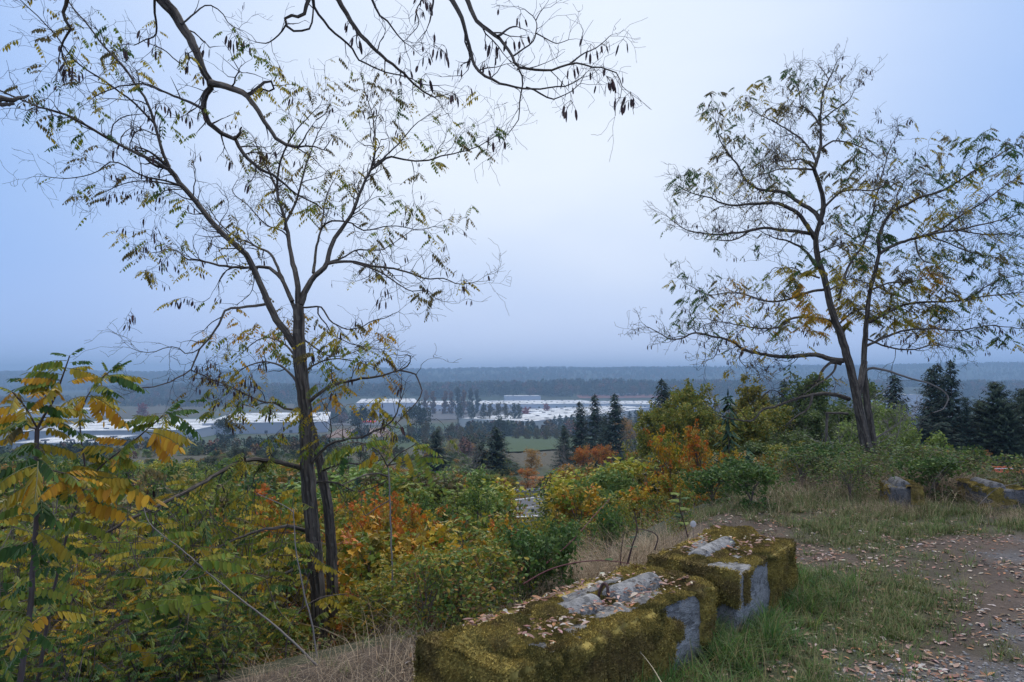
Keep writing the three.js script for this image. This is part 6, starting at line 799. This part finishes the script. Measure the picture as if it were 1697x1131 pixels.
// ---------------------------------------------------------------- fallen leaves, grass, stones
const fallGeo = (seed, c) => { const b = new MB(), r = rng(seed), n = 4, curl = 0.25 + 0.5 * r(), bend = (r() - 0.3) * 0.6, W = 0.17 + 0.1 * r(); for (const s of [-1, 1]) { const row = []; for (let k = 0; k <= n; k++) { const t = k / n, w = W * sin(PI * pow(t, 0.85)) * s; row.push([V(t - 0.5, bend * (t - 0.5) * (t - 0.5), 0), V(t - 0.5, bend * (t - 0.5) * (t - 0.5) + abs(w) * curl, w)]); } for (let k = 0; k < n; k++) b.flat(s > 0 ? [row[k][0], row[k][1], row[k + 1][1], row[k + 1][0]] : [row[k][0], row[k + 1][0], row[k + 1][1], row[k][1]], vary(c, r, 0.12)); } return b.geo(); };
const litterCols = [[0.36, 0.23, 0.18], [0.44, 0.31, 0.25], [0.27, 0.15, 0.10], [0.52, 0.43, 0.34], [0.20, 0.10, 0.06], [0.40, 0.20, 0.10], [0.5, 0.44, 0.38], [0.14, 0.08, 0.05], [0.3, 0.17, 0.14]];
const litterM = std({ vertexColors: true, roughness: 0.8, side: THREE.DoubleSide });
const fall = litterCols.flatMap((c, k) => [fallGeo(800 + k * 3, c), fallGeo(801 + k * 3, c)]);
{
  const r = rng(818), rest = fall.map(() => []);
  const place = (B, x, z, y, label, group) => { const k = floor(r() * fall.length), a = B.a * PI / 180, P = V(B.p.x + x * cos(a) + z * sin(a), B.p.y + y, B.p.z - x * sin(a) + z * cos(a)); if (!label) { const s = 0.018 + 0.034 * pow(r(), 1.5); rest[k].push([P.x, P.y - 0.004, P.z, s, s, r() * 6.28, [1, 1, 1].map(() => 0.8 + 0.3 * r()), [(r() - 0.5) * 0.6, (r() - 0.5) * 0.5]]); return; } const m = new THREE.Mesh(fall[k], litterM); m.name = numbered('fallen_leaf'); m.castShadow = m.receiveShadow = true; m.position.copy(P); m.rotation.set((r() - 0.5) * 0.5, r() * 6.28, (r() - 0.5) * 0.4); const s = 0.024 + 0.045 * pow(r(), 1.4); m.scale.set(s, s, s); tag(m, label, 'leaf', group); scene.add(m); };
  const strips = [[B1, 70, 0.2, 0.75, -0.24, -0.13, 0.02, 'dry curled leaf in the pinkish strip left of the ridge on the near block', 'dry leaves left of the ridge on the near block'], [B1, 52, 0.65, 1.1, -0.25, -0.13, 0.02, 'dry curled leaf left of the rusty loop on the near block', 'dry leaves left of the loop on the near block'], [B1, 30, 1.1, 1.55, -0.26, -0.14, 0.015, 'reddish dry leaf left of the far ridge piece on the near block', 'reddish leaves at the far left of the near block'], [B1, 40, 0.9, 1.32, 0.03, 0.2, 0.016, 'pale dry leaf right of the rusty loop on the near block', 'pale leaves right of the loop on the near block'], [B1, 30, 1.3, 1.64, 0.04, 0.24, 0.016, 'small dry leaf at the far right end of the near block', 'small leaves at the far end of the near block'], [B1, 30, 0.52, 0.9, 0.04, 0.2, 0.03, 'dry leaf on the moss right of the near ridge piece', 'leaves on the moss right of the near ridge piece'], [B1, 40, 0.25, 0.56, 0.05, 0.22, 0.045, 'dry leaf lying on the moss at the near right of the near block', 'leaves near the mossy front of the near block'], [B2, 34, 0.3, 0.8, -0.26, -0.14, 0.012, 'dry leaf left of the ridge on the farther block', 'leaves left of the ridge on the farther block'], [B2, 44, 0.3, 1.0, 0.02, 0.24, 0.02, 'dry leaf right of the ridge on the farther block', 'leaves right of the ridge on the farther block']];
  strips.push([B1, 50, 0.15, 1.65, -0.25, 0.26, 0.03, 'stray dry leaf on the top of the near block', 'stray leaves on the near block'], [B2, 24, 0.1, 1.05, -0.26, 0.26, 0.03, 'stray dry leaf on the top of the farther block', 'stray leaves on the farther block']);
  for (const [B, k, x0, x1, z0, z1, y, l, g] of strips) for (let i = 0; i < k * 1.5; i++) place(B, lerp(x0, x1, r()), lerp(z0, z1, r()), y + 0.016 + 0.02 * r(), i < k * 0.58 ? l : null, g);
  rest.forEach((s, k) => s.length && scatter('fallen_leaves', 'small dry leaves and scraps littering the tops of the concrete blocks', fall[k], litterM, s, 'stuff', 'leaves'));
  // litter on the flat ground
  const lists = fall.map(() => []); for (let k = 0; k < 26000; k++) { const d = 2.4 + 11 * pow(r(), 1.25), x = lerp(-0.6, 0.86 * d, r()); if (outside(x, d) > 0.3) continue; const n2 = fbm(x * 1.1 + 7, d * 1.1, 2, 3), keep = (0.22 + 1.6 * smooth(0.38, 0.6, n2)) * (1 - 0.75 * turf(x, d)) * (1 - 0.45 * gravel(x, d)); if (r() > keep) continue; const s = 0.018 + 0.045 * pow(r(), 1.5); lists[floor(r() * lists.length)].push([x, gy(x, -d) + 0.006, -d, s, s, r() * 6.28, [1, 1, 1].map(() => 0.9 + 0.2 * r()), [(r() - 0.5) * 0.5, (r() - 0.5) * 0.5]]); }
  lists.forEach((s, k) => s.length && scatter('fallen_leaves', 'litter of dry fallen leaves spread over the trodden ground', fall[k], litterM, s, 'stuff', 'leaves'));
  // stones of the gravel
  const stone = new THREE.IcosahedronGeometry(1, 1), sp = stone.attributes.position; for (let k = 0; k < sp.count; k++) { const s = 0.75 + 0.5 * vnoise(sp.getX(k) * 2 + 5, sp.getY(k) * 2, sp.getZ(k) * 2); sp.setXYZ(k, sp.getX(k) * s, sp.getY(k) * s * 0.6, sp.getZ(k) * s); } stone.computeVertexNormals();
  const st = []; for (let k = 0; k < 42000; k++) { const d = 2.5 + 8 * pow(r(), 1.4), x = lerp(0.8, 0.84 * d, r()); if (r() > gravel(x, d) + 0.02) continue; const s = 0.003 + 0.011 * pow(r(), 3); const g = 0.11 + 0.16 * r(); st.push([x, gy(x, -d) + s * 0.2, -d, s, s, r() * 6.28, [g, g * 0.97, g * 0.98]]); }
  scatter('gravel', 'grey gravel of the track at the lower right', stone, std({ color: 0xffffff, roughness: 0.95 }), st, 'stuff', 'gravel');
}
const tuft = (seed, n, h, w, spread, lean, cols) => { const b = new MB(), r = rng(seed); for (let k = 0; k < n; k++) { const a = r() * 6.28, o = V(cos(a) * spread * r(), -0.01, sin(a) * spread * r()), l = h * (0.45 + 0.75 * r()), an = a + (r() - 0.5) * 2, dx = cos(an), dz = sin(an), le = lean * (0.3 + 1.1 * r()), c = vary(pick(cols, r), r, 0.25), px = -dz * w * 0.5, pz = dx * w * 0.5; let prev; for (let s = 0; s <= 3; s++) { const t = s / 3, x = o.x + dx * l * le * t * t, y = o.y + l * (t - 0.35 * le * t * t), z = o.z + dz * l * le * t * t, q = 1 - t * 0.9, i0 = b.v(x + px * q, y, z + pz * q, dx * -0.6, 0.6, dz * -0.6, c), i1 = b.v(x - px * q, y, z - pz * q, dx * -0.6, 0.6, dz * -0.6, c); if (prev) { b.t(prev[0], i0, prev[1]); b.t(i0, i1, prev[1]); } prev = [i0, i1]; } } return b.geo(); };
{
  const r = rng(919), bladeM = new THREE.MeshPhysicalMaterial({ vertexColors: true, side: THREE.DoubleSide, roughness: 0.75, transmission: 0.3, thickness: 0, specularIntensity: 0.5 }), strawM = std({ vertexColors: true, side: THREE.DoubleSide, roughness: 0.85 });
  const lush = [0, 1, 2].map((k) => tuft(930 + k, 24, 0.145, 0.006, 0.06, 1.0, [[0.07, 0.155, 0.025], [0.11, 0.205, 0.035], [0.05, 0.12, 0.03], [0.22, 0.24, 0.08], [0.26, 0.21, 0.11]])), short = [0, 1, 2].map((k) => tuft(940 + k, 18, 0.085, 0.005, 0.05, 0.8, [[0.085, 0.155, 0.035], [0.12, 0.19, 0.045], [0.15, 0.17, 0.055], [0.24, 0.20, 0.10]])), dry = [0, 1, 2].map((k) => tuft(950 + k, 11, 0.36, 0.0032, 0.13, 1.7, [[0.46, 0.36, 0.24], [0.54, 0.45, 0.32], [0.34, 0.25, 0.16], [0.22, 0.17, 0.11]]));
  const L = [[], [], []], S = [[], [], []], D = [[], [], []];
  for (let k = 0; k < 9000; k++) { const d = 2.4 + 4.4 * r(), x = lerp(-0.3, 3.2, r()), off = (x - 1.35) * 0.75 - (d - 3.65) * 0.66; // along the right side of both blocks
    const inB = (B) => { const a = B.a * PI / 180, dx = x - B.p.x, dz = -d - B.p.z, X = dx * cos(a) - dz * sin(a), Z = dx * sin(a) + dz * cos(a); return X > -0.04 && X < B.L + 0.03 && abs(Z) < B.W / 2 + 0.03 ? 2 : X > -0.5 && X < B.L + 0.5 && Z > 0 && Z < 0.55 + 0.25 * vnoise(X * 3, 1, 1) ? (r() < 0.8 - Z ? 1 : 0) : 0; }; const a = inB(B1), c = inB(B2); if (a === 2 || c === 2 || !(a || c) || gravel(x, d) > 0.6 || outside(x, d) > 0.1) continue; const s = 0.55 + 0.75 * r(); L[k % 3].push([x, gy(x, -d), -d, s, s * (0.7 + 0.7 * r()), r() * 6.28, [0.8, 0.9, 0.8].map((v) => v + 0.3 * r())]); }
  for (let k = 0; k < 34000; k++) { const d = 2.6 + 10 * pow(r(), 1.1), x = lerp(-1.2, 0.86 * d, r()), o = outside(x, d); if (o > 0.5) continue; if (r() > turf(x, d) * (0.25 + 1.1 * smooth(0.4, 0.6, fbm(x * 1.8 + 2, d * 1.8, 9, 3))) + 0.03) continue; const s = (0.6 + 0.8 * r()) * (d > 7 ? 1.15 : 1); S[k % 3].push([x, gy(x, -d), -d, s, s * (d > 7.5 ? 0.75 + 0.8 * vnoise(x * 1.5, d * 1.5, 3) : 0.9), r() * 6.28, vary([0.95, 1, 0.95], r, 0.2)]); }
  const dryAt = (px, py, d, rad, n, h = 1) => { const P = at(px, py, d); for (let k = 0; k < n; k++) { const a = r() * 6.28, q = rad * sqrt(r()), x = P.x + cos(a) * q, z = P.z + sin(a) * q, s = h * (0.6 + 0.8 * r()); D[k % 3].push([x, gy(x, z) - 0.01, z, s, s, r() * 6.28, vary([1, 0.97, 0.95], r, 0.25)]); } };
  dryAt(560, 1112, 3.7, 0.45, 30, 0.65); dryAt(640, 1095, 3.75, 0.4, 34, 0.75); dryAt(490, 1125, 3.55, 0.35, 24, 0.55); dryAt(690, 1050, 4.1, 0.35, 22, 0.8); dryAt(780, 1010, 4.5, 0.4, 14, 0.75); dryAt(870, 965, 5.2, 0.45, 75, 0.8); dryAt(950, 930, 5.6, 0.5, 110, 0.95); dryAt(1010, 912, 5.9, 0.45, 130, 1.05); dryAt(1060, 892, 6.4, 0.4, 100, 1.0); dryAt(1110, 880, 6.8, 0.4, 30, 0.8); dryAt(1200, 850, 8, 0.7, 30, 0.8); dryAt(1330, 905, 6.5, 0.4, 16, 0.45); dryAt(1400, 860, 8.2, 0.8, 30, 0.6); dryAt(1545, 835, 9, 0.5, 60, 1.4); dryAt(1600, 830, 9.2, 0.6, 50, 1.1); dryAt(1440, 850, 8.6, 0.7, 26, 0.8); dryAt(1700, 835, 8.8, 0.5, 40, 1.0); dryAt(1690, 872, 7.6, 0.4, 36, 0.5); dryAt(1300, 850, 8.4, 0.7, 24, 0.6); dryAt(1470, 850, 8.1, 0.35, 60, 0.55); dryAt(1330, 815, 9.6, 0.9, 60, 1.0); dryAt(1420, 815, 9.8, 0.9, 80, 1.2); dryAt(1530, 800, 9.6, 0.7, 80, 1.5); dryAt(1600, 795, 9.5, 0.7, 60, 1.3); dryAt(1250, 830, 9, 0.7, 40, 0.9); dryAt(1500, 838, 8.05, 0.3, 34, 0.7); dryAt(1672, 842, 7.9, 0.35, 40, 0.7);
  [['grass', 'lush green grass along the right side of the concrete blocks', lush, bladeM, L], ['grass', 'short worn grass over the trodden ground', short, bladeM, S], ['dry_grass', 'dead straw-coloured grass along the bank edge', dry, strawM, D]].forEach(([n, l, g, m, s]) => s.forEach((q, k) => q.length && scatter(n, l, g[k], m, q, 'stuff', 'grass')));
}
// ---------------------------------------------------------------- canes and small things by the blocks
{
  const red = std({ color: new THREE.Color(0.13, 0.035, 0.04), roughness: 0.6 }), brown = std({ color: new THREE.Color(0.075, 0.04, 0.035), roughness: 0.7 });
  const cane = (label, px, d, r0, mat, lv = []) => { const pts = px.map(([x, y], k) => at(x, y, Array.isArray(d) ? lerp(d[0], d[1], k / (px.length - 1)) : d)), foot = pts[0].clone(), t = thing('bramble_cane', label, 'bramble cane', foot), c = new THREE.CatmullRomCurve3(pts.map((p) => p.clone().sub(foot))), q = c.getSpacedPoints(24), b = new MB(); b.tube(q, q.map((_, k) => lerp(r0, r0 * 0.4, k / 24)), 7, C.white); part('stem', b.geo(), mat, t);
    const th = new MB(), r = rng(px[0][0]); for (let k = 2; k < 24; k++) { const dd = side(q[k].clone().sub(q[k - 1]).normalize(), r); th.tube([q[k], q[k].clone().addScaledVector(dd, r0 * 2.6)], [r0 * 0.35, 0.0003], 3, C.white); } part('thorns', th.geo(), mat, t);
    for (const [k, len, col] of lv) { const g = new MB(); for (const a of [-0.8, 0, 0.8]) { const dir = V(sin(a), 0.25, cos(a)).normalize(); g.leaf(V(0, 0, 0), dir, V(cos(a), 0, -sin(a)), len, len * 0.7, vary(col, r, 0.2), 1, 0.2); } const m = part('leaf', g.geo(), M.leaf, t); m.position.copy(q[k]); m.rotation.y = r() * 6.28; } return t; };
  cane('dark red bramble cane arching low behind the near block', [[868, 968], [910, 945], [960, 932], [1010, 930], [1062, 938]], [4.6, 4.7], 0.0055, red, [[18, 0.05, C.green]]);
  cane('straight reddish bramble cane rising right from the dry grass', [[905, 935], [950, 895], [985, 855], [1012, 826]], [5, 5.6], 0.005, red);
  cane('dark crooked stem with two green leaves behind the near block', [[1040, 935], [1048, 905], [1056, 880], [1052, 850]], 5.0, 0.0075, brown, [[8, 0.055, C.green], [12, 0.05, C.deep]]);
  cane('dark crooked stem forking towards the farther block', [[1085, 912], [1090, 890], [1075, 880], [1052, 878]], 5.3, 0.006, brown); cane('thin dark stem standing left of the crooked one', [[1028, 938], [1030, 910], [1035, 880]], 5.2, 0.004, brown);
  cane('tall green-leaved stem behind the farther block', [[1140, 890], [1132, 860], [1126, 840], [1128, 815]], 6.2, 0.006, brown, [[6, 0.09, C.lime], [10, 0.1, C.green], [14, 0.1, C.lime], [18, 0.11, C.lime], [22, 0.1, C.lime], [20, 0.1, C.green], [12, 0.09, C.green]]);
  cane('pale grass stalk leaning on the near block', [[1098, 1135], [1080, 1105], [1052, 1070]], [3.3, 3.5], 0.003, std({ color: new THREE.Color(0.5, 0.42, 0.28) }));
  cane('bare grey stem rising before the amber bushes', [[1392, 800], [1385, 760], [1372, 720]], 11, 0.01, M.grey); cane('tan dead stem arching right of the leaning block', [[1535, 850], [1548, 800], [1575, 770], [1600, 765]], 8.8, 0.006, M.grey); cane('tan dead stem leaning left of the leaning block', [[1470, 850], [1500, 815], [1525, 790], [1560, 780]], 9, 0.006, M.grey); cane('dead stem crossing in front of the weathered block', [[1620, 840], [1650, 812], [1690, 800]], 8.2, 0.006, M.grey);
  const sp = at(1149, 869, 6), s = thing('seed_head', 'pale round papery seed head behind the farther block', 'seed head', V(sp.x, gy(sp.x, sp.z), sp.z)), hgt = sp.y - gy(sp.x, sp.z); const dg = new THREE.SphereGeometry(0.026, 18, 12); dg.scale(1, 1.1, 0.16); dg.translate(0, hgt, 0); part('disc', dg, new THREE.MeshPhysicalMaterial({ color: new THREE.Color(0.75, 0.74, 0.74), roughness: 0.9, transmission: 0.4, thickness: 0 }), s); part('stalk', new THREE.CylinderGeometry(0.0015, 0.002, hgt, 6).translate(0, hgt / 2, 0), M.grey, s);
  const rp = at(1309, 883, 5.6); rp.y = gy(rp.x, rp.z) + 0.1; const rl = top('fallen_leaf', fallGeo(999, [0.3, 0.05, 0.04]), litterM, 'dark red leaf behind the far right corner of the farther block', 'leaf'); rl.position.copy(rp); rl.scale.setScalar(0.16); rl.rotation.set(0.3, 0.4, 0.2);
}
renderer.render(scene, camera);
